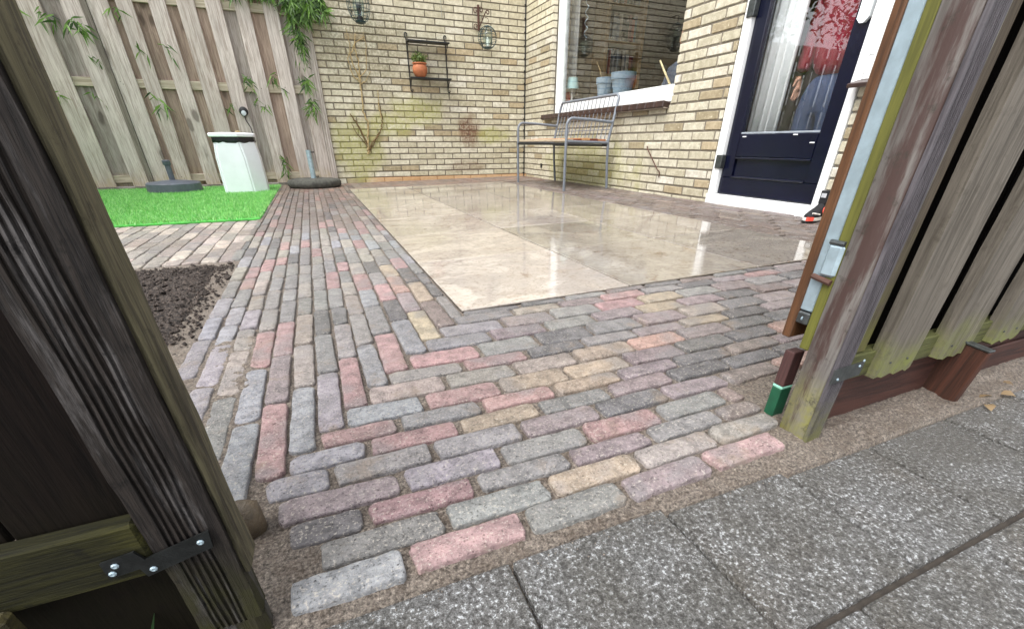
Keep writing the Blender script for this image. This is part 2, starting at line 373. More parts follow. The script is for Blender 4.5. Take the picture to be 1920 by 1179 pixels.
LGLASS = m_glass('lantern_glass', 1.2, (.9, .97, .96))

# ------------------------------------------------------------------ brick walls
def brick_mesh(L, h, d, seed):
    rnd = random.Random(seed); bm = bmesh.new()
    vs_ = box(bm, -L / 2, L / 2, -d / 2, d / 2, -h / 2, h / 2)
    for v in vs_: v.co += Vector((rnd.uniform(-.0022, .0022), rnd.uniform(-.0012, .0012), rnd.uniform(-.0016, .0016)))
    bmesh.ops.bevel(bm, geom=list(bm.edges), offset=.0035, segments=1, affect='EDGES')
    bmesh.ops.recalc_face_normals(bm, faces=bm.faces)
    me = bpy.data.meshes.new('brick'); bm.to_mesh(me); bm.free(); me.materials.append(BRICK); return me
WL, WH = .222, .06245
BR = {}
def bmesh_for(L):
    k = round(L, 3)
    if k not in BR: BR[k] = [brick_mesh(L - .012, WH - .0125, .05, 100 + i + int(k * 1000)) for i in range(5)]
    return random.choice(BR[k])
def wall_color():
    t = random.random(); a, b2 = lin(200, 193, 167), lin(224, 219, 197)
    if random.random() < .12: a, b2 = lin(172, 160, 130), lin(196, 180, 148)
    if random.random() < .08: a, b2 = lin(222, 216, 196), lin(230, 226, 210)
    return tuple(a[i] * (1 - t) + b2[i] * t for i in range(3))
def joined_boxes(name, items, m, parent):
    bm = bmesh.new()
    for (c, d) in items: box(bm, c[0] - d[0] / 2, c[0] + d[0] / 2, c[1] - d[1] / 2, c[1] + d[1] / 2, c[2] - d[2] / 2, c[2] + d[2] / 2)
    o = fin(name, bm, m, parent); o['kind'] = 'stuff'; return o
def lay(parent, rows, axis, sgn_first, spans, limit, keyf, stuffname):
    """running bond: axis 'x' on the plane y=0, axis 'y' on the plane x=0; spans(k) gives the free intervals of course k"""
    L_ = []
    for k in rows:
        z = .05 + (k + .5) * WH
        for (a, b2) in spans(k):
            j0 = sgn_first + (WL / 2 if k % 2 else 0)
            n0 = math.floor((a - j0) / WL)
            p = a
            while p < b2 - .012:
                q = min(b2, j0 + (n0 + 1) * WL); n0 += 1
                if q - p < .012: p = max(p, q); continue
                L_.append(((p + q) / 2, q - p, z)); p = q
    L_.sort(key=keyf)
    for (c, l, z) in L_[:limit]:
        l2 = round(l / .002) * .002
        o = link('brick', bmesh_for(l2), None, parent, loc=((c, .025, z) if axis == 'x' else (.025, c, z)), rot=(0, 0, 0) if axis == 'x' else (0, 0, R(90)), col=wall_color() if axis == 'x' else tuple(q * t for q, t in zip(wall_color(), (.86, .86, .89))))  # house face tinted darker: its shading is put into the brick colour
        o.location += Vector((0, random.uniform(-.0012, .0012), 0)) if axis == 'x' else Vector((random.uniform(-.0012, .0012), 0, 0))
    if L_[limit:]:
        joined_boxes(stuffname, [(((c, .025, z), (l - .012, .05, WH - .0125)) if axis == 'x' else ((.025, c, z), (.05, l - .012, WH - .0125))) for c, l, z in L_[limit:]], BRICKM, parent)

wall = empty('brick_wall', (-1.2, 0, 0), 'yellow brick back wall with green algae, behind the wet patio', 'wall')
abox('mortar', -2.425, .2, .0075, .2, -.05, 2.9, MORTAR, wall, 0)
lay(wall, range(-1, 45), 'x', -.2218 - 20 * WL, lambda k: [(-2.425, -.003)], 300, lambda t: t[2] + (0 if -2.42 < t[0] < 0 else 5), 'brickwork')
abox('coping', -2.45, .0, -.02, .22, 2.9, 2.95, CONC, wall, .004)

house = empty('house', (0, -2.6, 0), 'yellow brick house with a white framed window and navy glazed door', 'house')
WY0, WY1, WZ0 = -.72, -2.785, .70      # window opening
DY0, DY1 = -3.35, -4.215               # door opening
SY1, SZ0 = -5.05, .67                  # side light beyond the door, frame continues
def hspans(k):
    z0 = .05 + k * WH; z1 = z0 + WH
    s = []
    def cut(lo, hi): s.append((lo, hi))
    if z0 > 2.15: return [(-5.6, -.003)]
    if z1 > WZ0 - .005: cut(WY0, -.003); lo = WY1
    else: lo = -.003
    cut(DY0, lo)
    if z1 <= SZ0 + .01: cut(-5.6, DY1)
    else: cut(-5.6, SY1)
    return s
def hk(t):
    c, l, z = t
    return (z - 1.3 if z > 1.3 else 0) * 2 + (3 if c < -4.5 else 0) + (z > 2.1) * 4 + (1 if -2.0 < c < 0 and z > 1.5 else 0) + abs(z - .6) * .01
for nm, (y0, y1, z0, z1) in (('mortar', (-.708, .0068, -.05, 2.9)), ('mortar', (-2.797, -.708, -.05, .69)), ('mortar', (-3.338, -2.797, -.05, 2.9)), ('mortar', (-2.797, -.708, 2.16, 2.9)), ('mortar', (-4.227, -3.338, 2.16, 2.9)), ('mortar', (-5.6, -4.227, -.05, .665)), ('mortar', (-5.6, -5.05, .665, 2.9)), ('mortar', (-5.05, -4.227, 2.16, 2.9))):
    abox(nm, .0075, .22, y0, y1, z0, z1, MORTAR, house, 0)
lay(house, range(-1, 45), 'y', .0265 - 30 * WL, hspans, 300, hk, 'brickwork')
abox('eaves_board', -.12, .24, -5.6, .0, 2.905, 3.05, WHITE, house, .004)
# brick returns at the pier and window jambs, seen edge-on
abox('roof', -.1, 4.2, -5.65, .2, 3.051, 3.2, SILLT, house, .01)
# small black vent, rusty hook
abox('vent', -.006, .01, -.552, -.512, .141, .19, CABLE, house, .001)
atube('gate_hook', [(-.004, -2.589, .385), (-.012, -2.589, .385), (-.014, -2.6, .37), (-.012, -2.77, .215), (-.012, -2.795, .205), (-.012, -2.80, .18), (-.006, -2.79, .165)], .0045, RUSTIRON, house, 6)
# ---- window
win = abox('window', .06, .12, WY0 - .135, WY0 - .002, WZ0 + .102, 2.15, WHITE, house, .004)
abox('sash', .06, .12, WY1 + .002, WY0 - .002, WZ0, WZ0 + .1, WHITE, win, .004)
abox('sash', .06, .12, WY1 + .002, WY1 + .04, WZ0 + .102, 2.15, WHITE, win, .004)
abox('sash', .06, .12, WY1 + .044, WY0 - .139, 2.06, 2.15, WHITE, win, .004)
abox('glazing_bead', .075, .108, WY0 - .152, WY0 - .137, WZ0 + .117, 2.055, m_plain('grey_rubber', lin(180, 186, 184), .4), win, .001)
abox('glazing_bead', .075, .108, WY1 + .044, WY0 - .137, WZ0 + .102, WZ0 + .116, m_plain('off_white_paint', lin(222, 226, 224), .35, .04), win, .001)
abox('pane', .088, .094, WY1 + .042, WY0 - .154, WZ0 + .118, 2.05, GLASS, win, 0)
# sill of dark glazed tiles
sillg = NB('sill_joint').fin(lin(150, 140, 128), .8)
sill = abox('window_sill', -.05, .055, WY1 + .01, WY0 + .12, WZ0 - .052, WZ0 - .03, sillg, house, .001)
y = WY0 + .122
while y > WY1 + .02:
    cbox('sill_tile', (-.002, y - .054, WZ0 - .03), (.122, .105, .046), SILLT, house, .005, rot=(0, R(8), 0), col=None); y -= .109
# ---- door
door = abox('door', .03, .075, -4.16, -3.415, .095, .2, NAVY, house, .002)
def dpart(n, *a, m=NAVY, bev=.003, **k): return abox(n, *a, m, door, bev, **k)
dpart('door_stile', .03, .075, -3.505, -3.415, .202, 2.08); dpart('door_stile', .03, .075, -4.16, -4.06, .202, 2.08)
dpart('door_rail', .03, .075, -4.058, -3.507, .33, .462); dpart('door_rail', .03, .075, -4.058, -3.507, 1.98, 2.08)
dpart('door_panel', .046, .062, -4.058, -3.507, .202, .328)
dpart('panel_moulding', .022, .045, -4.056, -3.509, .318, .328); dpart('panel_moulding', .022, .045, -4.056, -3.509, .202, .212)
dpart('glazing_bead', .034, .052, -4.058, -3.507, .464, .474, m=m_plain('bead_grey', lin(150, 158, 166), .3), bev=.001)
dpart('pane', .055, .061, -4.056, -3.509, .476, 1.976, m=GLASS, bev=0)
dpart('door_handle', .018, .029, -4.145, -4.085, .935, 1.16, m=m_plain('white_enamel', lin(225, 230, 232), .25, .03), bev=.02)
for i, z in enumerate((.255, 1.085, 1.9)):
    dpart('hinge', -.012, .03, -3.43, -3.375, z, z + .085, m=DULLGALV, bev=.004)
for (yy, zz) in ((-3.53, .445), (-3.9, .452), (-4.02, .41)): dpart('screw_cap', .026, .03, yy, yy - .03, zz, zz + .006, m=WHITE, bev=.001)  # white slivers standing in for scratches in the door paint
fr = abox('door_frame', .0, .11, -3.413, -3.352, .092, 2.15, WHITE, house, .004)
abox('threshold', -.012, .14, -4.213, -3.352, .005, .09, WHITE, fr, .005)
abox('frame_post', .0, .11, -4.213, -4.164, .092, 2.15, WHITE, fr, .004)
abox('frame_head', .0, .11, -4.162, -3.415, 2.09, 2.15, WHITE, fr, .004)
side = abox('side_window', .0, .11, -5.045, -4.217, .69, .79, WHITE, house, .004)
abox('frame_post', .0, .11, -4.30, -4.217, .792, 2.15, WHITE, side, .004)
abox('pane', .05, .056, -5.045, -4.302, .792, 2.15, GLASS, side, 0)
cbox('side_sill', (-.02, -4.63, .676), (.11, .86, .02), SILLT, house, .003, rot=(0, R(-14), 0))
# ---- room inside
INT = m_plain('interior_wall', lin(120, 110, 98), .9, .08, 4, .02); IFL = m_plain('interior_floor', lin(92, 70, 52), .5, .2, 6, .05)
room = abox('room_floor', .23, 3.6, -5.6, .2, .03, .06, IFL, house, 0)
abox('room_wall', 3.602, 3.7, -5.6, .2, .03, 2.6, INT, room, 0); abox('room_wall', .23, 3.6, .1, .2, .062, 2.6, INT, room, 0)
abox('room_wall', .23, 3.6, -5.6, -5.5, .062, 2.6, INT, room, 0); abox('ceiling', .23, 3.7, -5.6, .2, 2.602, 2.7, INT, room, 0)
abox('inner_sill', .124, .32, WY1 + .1, WY0 - .1, .79, .815, m_plain('inner_sill_board', lin(150, 140, 126), .4, .1), house, .003)
CURT = m_plain('white_curtain_cloth', lin(232, 238, 238), .85, .03, 40, .2)
def curtain(name, x, y0, y1, z0, z1, label, amp=.022, folds=7):
    bm = bmesh.new(); N = folds * 8; A = []; B = []
    for i in range(N + 1):
        t = i / N; yy = y0 + (y1 - y0) * t; dx = amp * math.sin(t * folds * 2 * math.pi) + amp * .4 * math.sin(t * 17)
        A.append(bm.verts.new((x + dx, yy, z0))); B.append(bm.verts.new((x + dx * .8, yy, z1)))
    for i in range(N): bm.faces.new((A[i], A[i + 1], B[i + 1], B[i]))
    o = fin(name, bm, CURT, smooth=True)
    md = o.modifiers.new('s', 'SOLIDIFY'); md.thickness = .003
    return setp(o, label, 'curtain')
curtain('curtain', .2, -3.40, -3.64, .12, 2.1, 'white pleated curtain hanging behind the glass of the navy door', folds=4)
curtain('curtain', .3, -.56, -.76, .82, 2.1, 'narrow pale curtain hanging inside the left edge of the window', folds=3)

# ------------------------------------------------------------------ ground
def grid_obj(name, x0, x1, y0, y1, st, hf, m, smooth=True):
    nx = int((x1 - x0) / st) + 1; ny = int((y1 - y0) / st) + 1
    vsx = [(x0 + i * st, y0 + j * st, hf(x0 + i * st, y0 + j * st)) for j in range(ny) for i in range(nx)]
    fs = [(j * nx + i, j * nx + i + 1, (j + 1) * nx + i + 1, (j + 1) * nx + i) for j in range(ny - 1) for i in range(nx - 1)]
    me = bpy.data.meshes.new(name); me.from_pydata(vsx, [], fs)
    if smooth: me.polygons.foreach_set('use_smooth', [True] * len(fs))
    return link(name, me, m)
g0 = abox('ground', -60, 60, -60, 60, -.4, -.045, SAND, None, 0); setp(g0, kind='structure')
def sandh(x, y):
    p = Vector((x * 55, y * 55, 0)); h = noise.noise(p) * .0022 + noise.noise(p * .31) * .0025 + noise.noise(p * 2.6) * .0012
    base = -.0078
    if y < -5.672: base = -.0075 - min(.003, (-5.672 - y) * .25) - (.012 if y < (-5.700 if x < -2.345 else -5.709 if x < -2.134 else -5.718) else 0)
    if x < -2.835: base += .0055 * min(1, (-2.835 - x) * 20)
    return base + h + gz(x)
s = grid_obj('sand', -3.25, -1.1, -5.78, -4.86, .0045, sandh, SAND); setp(s, kind='structure')
s = grid_obj('sand_bed', -5.6, .02, -4.9, .1, .08, lambda x, y: -.008 + gz(x) + .001 * noise.noise(Vector((x * 9, y * 9, 0))), SAND); setp(s, kind='structure')
s = grid_obj('sand_bed', -1.1, .02, -5.8, -4.8, .08, lambda x, y: -.009 + gz(x), SAND); setp(s, kind='structure')
s = grid_obj('sand_bed', -5.6, -3.2, -5.8, -4.8, .08, lambda x, y: -.012 , SAND); setp(s, kind='structure')

s = grid_obj('sand_bed', -3.6, .1, -6.6, -5.76, .08, lambda x, y: -.0145, m_plain('joint_dirt', lin(58, 52, 46), .85, .3, 90, .6, .004)); setp(s, kind='structure')
# ---- pavers
def paver_mesh(L, W, seed, H=.05):
    rnd = random.Random(seed); bm = bmesh.new()
    rc = rnd.uniform(.008, .014); N = 4; pts = []
    for cx, cy, a0 in ((L / 2 - rc, W / 2 - rc, 0), (-L / 2 + rc, W / 2 - rc, 90), (-L / 2 + rc, -W / 2 + rc, 180), (L / 2 - rc, -W / 2 + rc, 270)):
        rr = rc * rnd.uniform(.8, 1.25)
        for i in range(N + 1):
            a = R(a0 + 90 * i / N); pts.append((cx + rr * math.cos(a), cy + rr * math.sin(a)))
    # extra points along the long edges so that they waver
    out = []
    for i, p in enumerate(pts):
        q = pts[(i + 1) % len(pts)]; out.append(p); d = math.hypot(q[0] - p[0], q[1] - p[1])
        if d > .02:
            k = max(1, int(d / .022))
            for j in range(1, k): out.append((p[0] + (q[0] - p[0]) * j / k, p[1] + (q[1] - p[1]) * j / k))
    out = [(x + rnd.uniform(-.0014, .0014), y + rnd.uniform(-.0014, .0014)) for x, y in out]
    tilt = (rnd.uniform(-.012, .012), rnd.uniform(-.02, .02))
    rings = []
    for ins, z in ((0, -H), (0, -.0035), (.0008, -.0012), (.0026, -.0001), (.010, .0005)):
        ring = []
        for x, y in out:
            f = max(0, 1 - ins / (W / 2)); fx = max(0, 1 - ins / (L / 2))
            ring.append(bm.verts.new((x * fx, y * f, z + (x * tilt[0] + y * tilt[1] if z > -.01 else 0) + (rnd.uniform(-.0005, .0005) if z > -.01 else 0))))
        rings.append(ring)
    n = len(out)
    for A, B in zip(rings, rings[1:]):
        for i in range(n): bm.faces.new((A[i], A[(i + 1) % n], B[(i + 1) % n], B[i]))
    bm.faces.new(rings[-1])
    bmesh.ops.recalc_face_normals(bm, faces=bm.faces)
    me = bpy.data.meshes.new('brick'); bm.to_mesh(me); bm.free()
    for p in me.polygons: p.use_smooth = True
    me.materials.append(PAVER); return me
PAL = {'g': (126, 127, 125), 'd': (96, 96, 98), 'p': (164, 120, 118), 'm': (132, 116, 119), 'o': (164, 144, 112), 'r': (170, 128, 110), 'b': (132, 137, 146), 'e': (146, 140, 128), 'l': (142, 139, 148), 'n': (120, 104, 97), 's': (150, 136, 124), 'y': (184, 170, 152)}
def pcol(k):
    c = lin(*PAL[k])[:3]; y = sum(c) / 3; c = [(y + (x - y) * .57) * t for x, t in zip(c, (1.035, 1.0, 1.005))]; j = random.uniform(.92, 1.26); return tuple(min(1, x * j * random.uniform(.97, 1.03)) for x in c)
PM = {}
def pmesh(L, W):
    k = (round(L, 2), round(W, 3))
    if k not in PM: PM[k] = [paver_mesh(L, W, i * 7 + int(L * 1e4)) for i in range(8)]
    return random.choice(PM[k])
def paver(parent, x0, x1, y0, y1, col, z=0.0, rz=0.0, long='x', gap=.0058):
    L, W = (x1 - x0, y1 - y0) if long == 'x' else (y1 - y0, x1 - x0)
    bl, bw = round(L, 2) or .02, round(W / .005) * .005 or .005
    me = pmesh(bl, bw)
    o = link('brick', me, None, parent, loc=((x0 + x1) / 2, (y0 + y1) / 2, z + gz((x0 + x1) / 2) + random.uniform(-.0018, .0014)), rot=(0, 0, rz + (0 if long == 'x' else R(90)) + random.uniform(-.012, .012)), scl=((L - gap * 1.9) / bl, (W - gap) / bw, 1), col=col)
    if random.random() < .5: o.rotation_euler.z += math.pi
    return o
def struct_empty(name, loc):
    o = bpy.data.objects.new(name, None); C.objects.link(o); o.location = loc; o['kind'] = 'structure'; return o

front = struct_empty('brick_paving', (-2, -5.3, 0))
RY = [-4.888, -4.924, -4.977, -5.047, -5.112, -5.184, -5.237, -5.298, -5.356, -5.402, -5.450, -5.500, -5.550, -5.592, -5.637, -5.682]
XR = lambda r: -2.375 if r < 0 else -2.413 - r * .0533 if r < 4 else -2.626 - (r - 4) * .0445          # right edge of column r, r = -1 is the border column
# colours read from the photograph, left to right, per row (front row last); right ends carry painted fence shade
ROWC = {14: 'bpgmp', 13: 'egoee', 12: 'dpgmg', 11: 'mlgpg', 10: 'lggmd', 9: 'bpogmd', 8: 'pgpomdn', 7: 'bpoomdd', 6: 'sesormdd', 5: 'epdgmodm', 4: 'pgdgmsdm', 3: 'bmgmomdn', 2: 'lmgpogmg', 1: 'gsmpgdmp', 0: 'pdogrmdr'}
LX = .1478
for r in range(-1, 14):
    y1, y0 = RY[r + 1], RY[r + 2]
    xs = XR(r) if r <= 8 else -2.832 + .004 * (r % 3)
    if r == 10: xs = -2.815
    if r == 11: xs = -2.80
    if r == 12: xs = -2.766
    if r == 13: xs = -2.797
    xe = -2.03 if r == 12 else -2.065 if r == 13 else (-2.02 if r >= 10 else -.35)
    j = -2.243 - .0555 * r if r >= 0 else -2.2
    while j > xs: j -= LX
    j += LX
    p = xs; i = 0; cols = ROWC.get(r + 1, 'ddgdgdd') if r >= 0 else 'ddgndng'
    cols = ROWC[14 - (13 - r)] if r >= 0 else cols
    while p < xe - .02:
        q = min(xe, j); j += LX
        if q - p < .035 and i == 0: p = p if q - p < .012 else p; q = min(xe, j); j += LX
        ch = cols[i] if i < len(cols) else random.choice('dmmdnmdr')  # dark letters carry the painted shade on towards the right fence
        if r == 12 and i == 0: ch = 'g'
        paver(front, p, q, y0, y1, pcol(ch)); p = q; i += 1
        if r == 13 and i == 5: break
# ochre end brick beside the right post
sidep = struct_empty('side_paving', (-2.7, -2.5, 0))
COLC = {8: 'pmpg', 7: 'besg', 6: 'lgdg', 5: 'pgdg', 4: 'bgee', 3: 'pgbp', 2: 'bdpg', 1: 'omro', 0: 'nodp', 9: 'bbpe', 10: 'gsel', 11: 'llbl', 12: 'lblg'}
ENDS = {9: -5.50, 10: -5.385, 11: -5.33, 12: -5.06, 13: -3.93}
cand = []
for c in range(-1, 14):
    xr_, xl_ = XR(c), XR(c + 1)
    ye = ENDS.get(c, RY[c + 2] if c <= 8 else -5.3)
    p = ye; i = 0
    while p < -.06:
        q = min(p + (.222 if p < -4.95 else random.uniform(.13, .215) if p < -3.4 else random.uniform(.17, .30)), -.04)
        cand.append((c, i, xl_, xr_, p, q)); p = q; i += 1
cand.sort(key=lambda t: t[4])
far = []
FARK = 'nnsmngnspn'
for idx, (c, i, xl, xr, p, q) in enumerate(cand):
    pool = COLC.get(c, 'gd')
    ch = pool[i] if i < len(pool) else (random.choice('ggegepgdeb') if p < -3.4 else random.choice('nnsngnpnd'))
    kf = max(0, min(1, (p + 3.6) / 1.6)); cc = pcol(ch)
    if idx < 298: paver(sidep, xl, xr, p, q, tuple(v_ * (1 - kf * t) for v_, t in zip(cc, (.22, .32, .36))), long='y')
    else: far.append((((xl + xr) / 2, (p + q) / 2, -.02), (xr - xl - .004, q - p - .004, .04)))
joined_boxes('far_bricks', far, PAVERM, sidep)

housep = struct_empty('house_paving', (-.3, -2.5, 0))
far = []; n = 0
xs = [-.655 + .0655 * i for i in range(11)]
for y0 in [-4.92 + .205 * k for k in range(21)]:
    for i, (xa, xb) in enumerate(zip(xs, xs[1:])):
        ys = y0 + (i % 3) * .068
        if ys + .2 > -.88: continue
        n += 1
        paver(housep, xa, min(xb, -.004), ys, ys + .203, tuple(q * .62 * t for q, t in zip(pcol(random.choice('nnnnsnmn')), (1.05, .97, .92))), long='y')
for k in range(11):
    for j in range(16):
        ya = -.88 + k * .08; far.append(((-2.3 + j * .155 + (k % 2) * .07, ya + .04, -.02 + gz(-2.3 + j * .155) + .001), (.15, .074, .04)))
far = [t for t in far if t[0][0] + .075 < -.006 and t[0][1] + .037 < -.006]
joined_boxes('far_bricks', far, PAVERM, housep)

path = struct_empty('garden_path', (-3.6, -3.4, 0))
for i in range(24):
    xa = -3.045 - .064 * i
    for k in range(6):
        y0 = -3.94 + k * .195 + (i % 2) * .09
        y1 = min(-2.80, y0 + .193)
        if k == 0 and i % 2: paver(path, xa - .064, xa, -3.94, y0, pcol('y'), long='y')
        if y1 - y0 > .03: paver(path, xa - .064, xa, y0, y1, pcol(random.choice('ysyeyse')), long='y')

# ---- porcelain patio tiles, wet
patio = struct_empty('patio', (-1.5, -2.9, 0))
TX = [-2.373, -1.798, -1.229, -.66]; TY = [-4.886, -4.29, -3.71, -3.12, -2.54, -1.96, -1.39, -.885]
ta = math.atan(.0125)
abox('grout', -2.370, -.662, -4.883, -.888, -.012, -.004, m_plain('grey_grout', lin(52, 46, 40), .8, .2, 60, .2), patio, 0, rot=(0, 0, 0))
for o in patio.children: o.rotation_euler.y = -ta; o.location.z = math.tan(ta) * 2.37 + .0005
for i in range(3):
    for j in range(7):
        x0, x1, y0, y1 = TX[i] + .0036, TX[i + 1] - .0036, TY[j] + .0036, TY[j + 1] - .0036
        t = random.uniform(.84, 1.08) * (1.04 if i == 0 else .84 if i == 1 else .78)  # left column lightened: sky reflection painted into the tile colour
        bm = bmesh.new(); box(bm, -(x1 - x0) / 2, (x1 - x0) / 2, -(y1 - y0) / 2, (y1 - y0) / 2, -.02, 0, .0016)
        xc = (x0 + x1) / 2
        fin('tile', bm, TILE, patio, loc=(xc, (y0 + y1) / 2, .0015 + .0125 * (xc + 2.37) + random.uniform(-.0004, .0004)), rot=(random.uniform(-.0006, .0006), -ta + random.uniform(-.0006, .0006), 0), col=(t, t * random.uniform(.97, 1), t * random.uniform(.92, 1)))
# ---- alley slabs in front of the gate
alley = struct_empty('alley_pavement', (-2.3, -6.0, 0))
def slab(x0, x1, y0, y1):
    bm = bmesh.new(); box(bm, -(x1 - x0) / 2, (x1 - x0) / 2, -(y1 - y0) / 2, (y1 - y0) / 2, -.03, 0, .003, 2)
    fin('slab', bm, SLAB, alley, loc=((x0 + x1) / 2, (y0 + y1) / 2, -.0075 + random.uniform(-.0012, .0012)), rot=(random.uniform(-.006, .006), random.uniform(-.006, .006), 0))
SX = [-3.42, -3.20, -2.985, -2.772, -2.560, -2.345, -2.134, -1.952, -1.745, -1.53, -1.32, -1.10, -.9, -.68, -.46, -.24, -.02]
for a, b2 in zip(SX, SX[1:]): slab(a + .0025, b2 - .0025, -5.887, -5.702 if b2 < -2.3 else -5.712 if b2 < -2.1 else -5.722)
for row, (y0, y1) in enumerate(((-6.07, -5.8935), (-6.25, -6.08), (-6.43, -6.26))):
    for a, b2 in zip(SX, SX[1:]): slab(a + .1025 + .03 * row, b2 + .0975 + .03 * row, y0, y1)

# ---- soil bed, turf
def soilh(x, y):
    p = Vector((x * 26, y * 26, 3)); edge = min((x + 4.4) / .3, (-3.035 - .03 * (y + 4.9) - x) / .07, (y + 5.02) / .08, (-3.97 - y) / .05)
    e = max(-.5, min(1, edge))
    return -.028 + .030 * e + (.012 * noise.noise(p) + .010 * noise.noise(p * 2.3) + .006 * noise.noise(p * 5)) * max(0, e)
s = grid_obj('soil', -4.4, -3.0, -5.06, -3.94, .012, soilh, SOIL, False); setp(s, kind='stuff')
bm = bmesh.new(); rnd = random.Random(3)
for i in range(5200):
    x = rnd.uniform(-3.9, -3.045) + rnd.gauss(0, .012); y = rnd.uniform(-4.95, -4.0) + rnd.gauss(0, .02); r_ = rnd.uniform(.0018, .0075) * (2.0 if rnd.random() < .05 else 1)
    z = max(soilh(x, y), -.006) + r_ * .3
    vs_ = [bm.verts.new((x + a * r_ * rnd.uniform(.6, 1.3), y + b2 * r_ * rnd.uniform(.6, 1.3), z + c * r_ * rnd.uniform(.5, 1))) for a, b2, c in ((1, 0, 0), (0, 1, 0), (-1, 0, 0), (0, -1, 0), (0, 0, 1), (0, 0, -1))]
    for q in ((0, 1, 4), (1, 2, 4), (2, 3, 4), (3, 0, 4), (1, 0, 5), (2, 1, 5), (3, 2, 5), (0, 3, 5)): bm.faces.new([vs_[k] for k in q])
setp(fin('soil_clods', bm, SOIL), kind='stuff')
abox('turf_mat', -5.5, -3.045, -2.79, -.2, -.004, .008, TURFB, None, .003)['kind'] = 'structure'
rnd = random.Random(5); V = []; F = []
for i in range(52000):
    x = rnd.uniform(-4.75, -3.043) + rnd.gauss(0, .004); y = rnd.uniform(-2.79, -.2) + rnd.gauss(0, .004); a = rnd.uniform(0, 6.28); h = rnd.uniform(.012, .026); w_ = rnd.uniform(.0018, .0032)
    dx, dy = math.cos(a) * w_, math.sin(a) * w_; lx, ly = rnd.gauss(0, .009), rnd.gauss(0, .009)
    k = len(V); V += [(x - dx, y - dy, .007), (x + dx, y + dy, .007), (x + lx, y + ly, .007 + h)]; F.append((k, k + 1, k + 2))
me = bpy.data.meshes.new('grass'); me.from_pydata(V, [], F); setp(link('grass', me, TURF), kind='stuff')

# ------------------------------------------------------------------ timber back fence
fence = empty('wooden_fence', (-4, 0, 0), 'tall weathered board fence standing beside the yellow brick wall', 'fence')
FT = 1.72
def board(name, x0, x1, y0, y1, z0, z1, m, parent, col=None, lean=0.0):
    bm = bmesh.new(); box(bm, x0, x1, y0, y1, z0, z1, .003)
    return fin(name, bm, m, parent, col=col)
def wcol(rd=.15):
    t = random.uniform(.86, 1.1); c = (t, t * .99, t * .97)
    if random.random() < rd: c = (t * .95, t * .80, t * .69)
    return c
frontb = [(-5.62, -5.49), (-5.36, -5.23), (-5.10, -4.97), (-4.935, -4.815), (-4.725, -4.566), (-4.421, -4.28), (-4.232, -4.075), (-4.02, -3.895), (-3.772, -3.64), (-3.55, -3.405), (-3.32, -3.185), (-3.075, -2.95), (-2.83, -2.70), (-2.62, -2.492)]
for a, b2 in frontb: board('board', a, b2, -.022, -.003, .024, FT, FENCEW, fence, tuple(min(1, q * 1.03) for q in wcol(0)))
x = -5.55
backb = [(-5.5, -5.35), (-5.24, -5.09), (-4.99, -4.91), (-4.83, -4.705), (-4.585, -4.41), (-4.30, -4.225), (-4.10, -3.99), (-3.91, -3.755), (-3.66, -3.53), (-3.42, -3.30), (-3.20, -3.06), (-2.965, -2.815), (-2.715, -2.605), (-2.505, -2.485)]
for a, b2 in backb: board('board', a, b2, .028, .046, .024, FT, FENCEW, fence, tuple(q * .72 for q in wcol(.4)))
abox('fence_rail', -5.6, -2.49, .0, .026, .873, .945, RAILW, fence, .003)
abox('fence_rail', -5.6, -2.49, .0, .026, .06, .13, RAILW, fence, .003)
abox('fence_rail', -5.6, -2.49, .0, .026, 1.52, 1.59, RAILW, fence, .003)
abox('post', -4.281, -4.233, -.035, .06, .0, FT + .03, m_wood('grey_brown_post', lin(132, 124, 114), lin(92, 84, 76), .75, 'Z'), fence, .004)
abox('gravel_board', -5.6, -2.49, -.012, .02, -.04, .02, PLINTH, fence, .003)
bm = bmesh.new()
prism(bm, [(-2.488, .06), (-2.488, -.03), (-2.474, -.03), (-2.471, -.022), (-2.461, -.022), (-2.458, -.034), (-2.446, -.034), (-2.443, -.024), (-2.434, -.024), (-2.431, -.032), (-2.424, -.032), (-2.424, .0), (-2.43, .06)], 0, FT + .05)
fin('corner_post', bm, m_wood('pale_grooved_post', lin(208, 200, 192), lin(150, 138, 124), .7, 'Z', knots=False), fence)
for i in range(24):      # black nail and screw heads
    a, b2 = random.choice(frontb[3:]); z = random.choice((.09, .91, 1.55)) + random.uniform(-.015, .015)
    if i < 14: cbox('screw', (random.uniform(a + .02, b2 - .02), -.0225, z), (.006, .002, .006), CABLE, fence, 0)

# left garden fence (mirrored in the door glass)
lf = empty('wooden_fence', (-5.7, -2.9, 0), 'grey board fence closing off the garden opposite the house', 'fence')
for i in range(38): board('board', -5.72 + .03 * (i % 2), -5.70 + .03 * (i % 2), -5.65 + .15 * i, -5.65 + .15 * i + (.14 if i % 2 else .125), .0, FT, FENCEW, lf, (.55, .52, .5))

# ------------------------------------------------------------------ trees behind the fence
def leafcloud(bm, c, rad, n, ls, rnd, droop=0.0, thin=2.6):
    for _ in range(n):
        while True:
            p = Vector((rnd.uniform(-1, 1), rnd.uniform(-1, 1), rnd.uniform(-1, 1)))
            if p.length < 1: break
        p = Vector((c[0] + p.x * rad[0], c[1] + p.y * rad[1], c[2] + p.z * rad[2]))
        d = Vector((rnd.gauss(0, 1), rnd.gauss(0, 1), rnd.gauss(0, 1) - droop)).normalized(); s_ = d.cross(Vector((rnd.gauss(0, 1), rnd.gauss(0, 1), rnd.gauss(0, 1)))).normalized()
        l = ls * rnd.uniform(.6, 1.3); w_ = l / thin
        q = [bm.verts.new(p), bm.verts.new(p + d * l * .5 + s_ * w_ * .5), bm.verts.new(p + d * l), bm.verts.new(p + d * l * .5 - s_ * w_ * .5)]
        bm.faces.new(q)
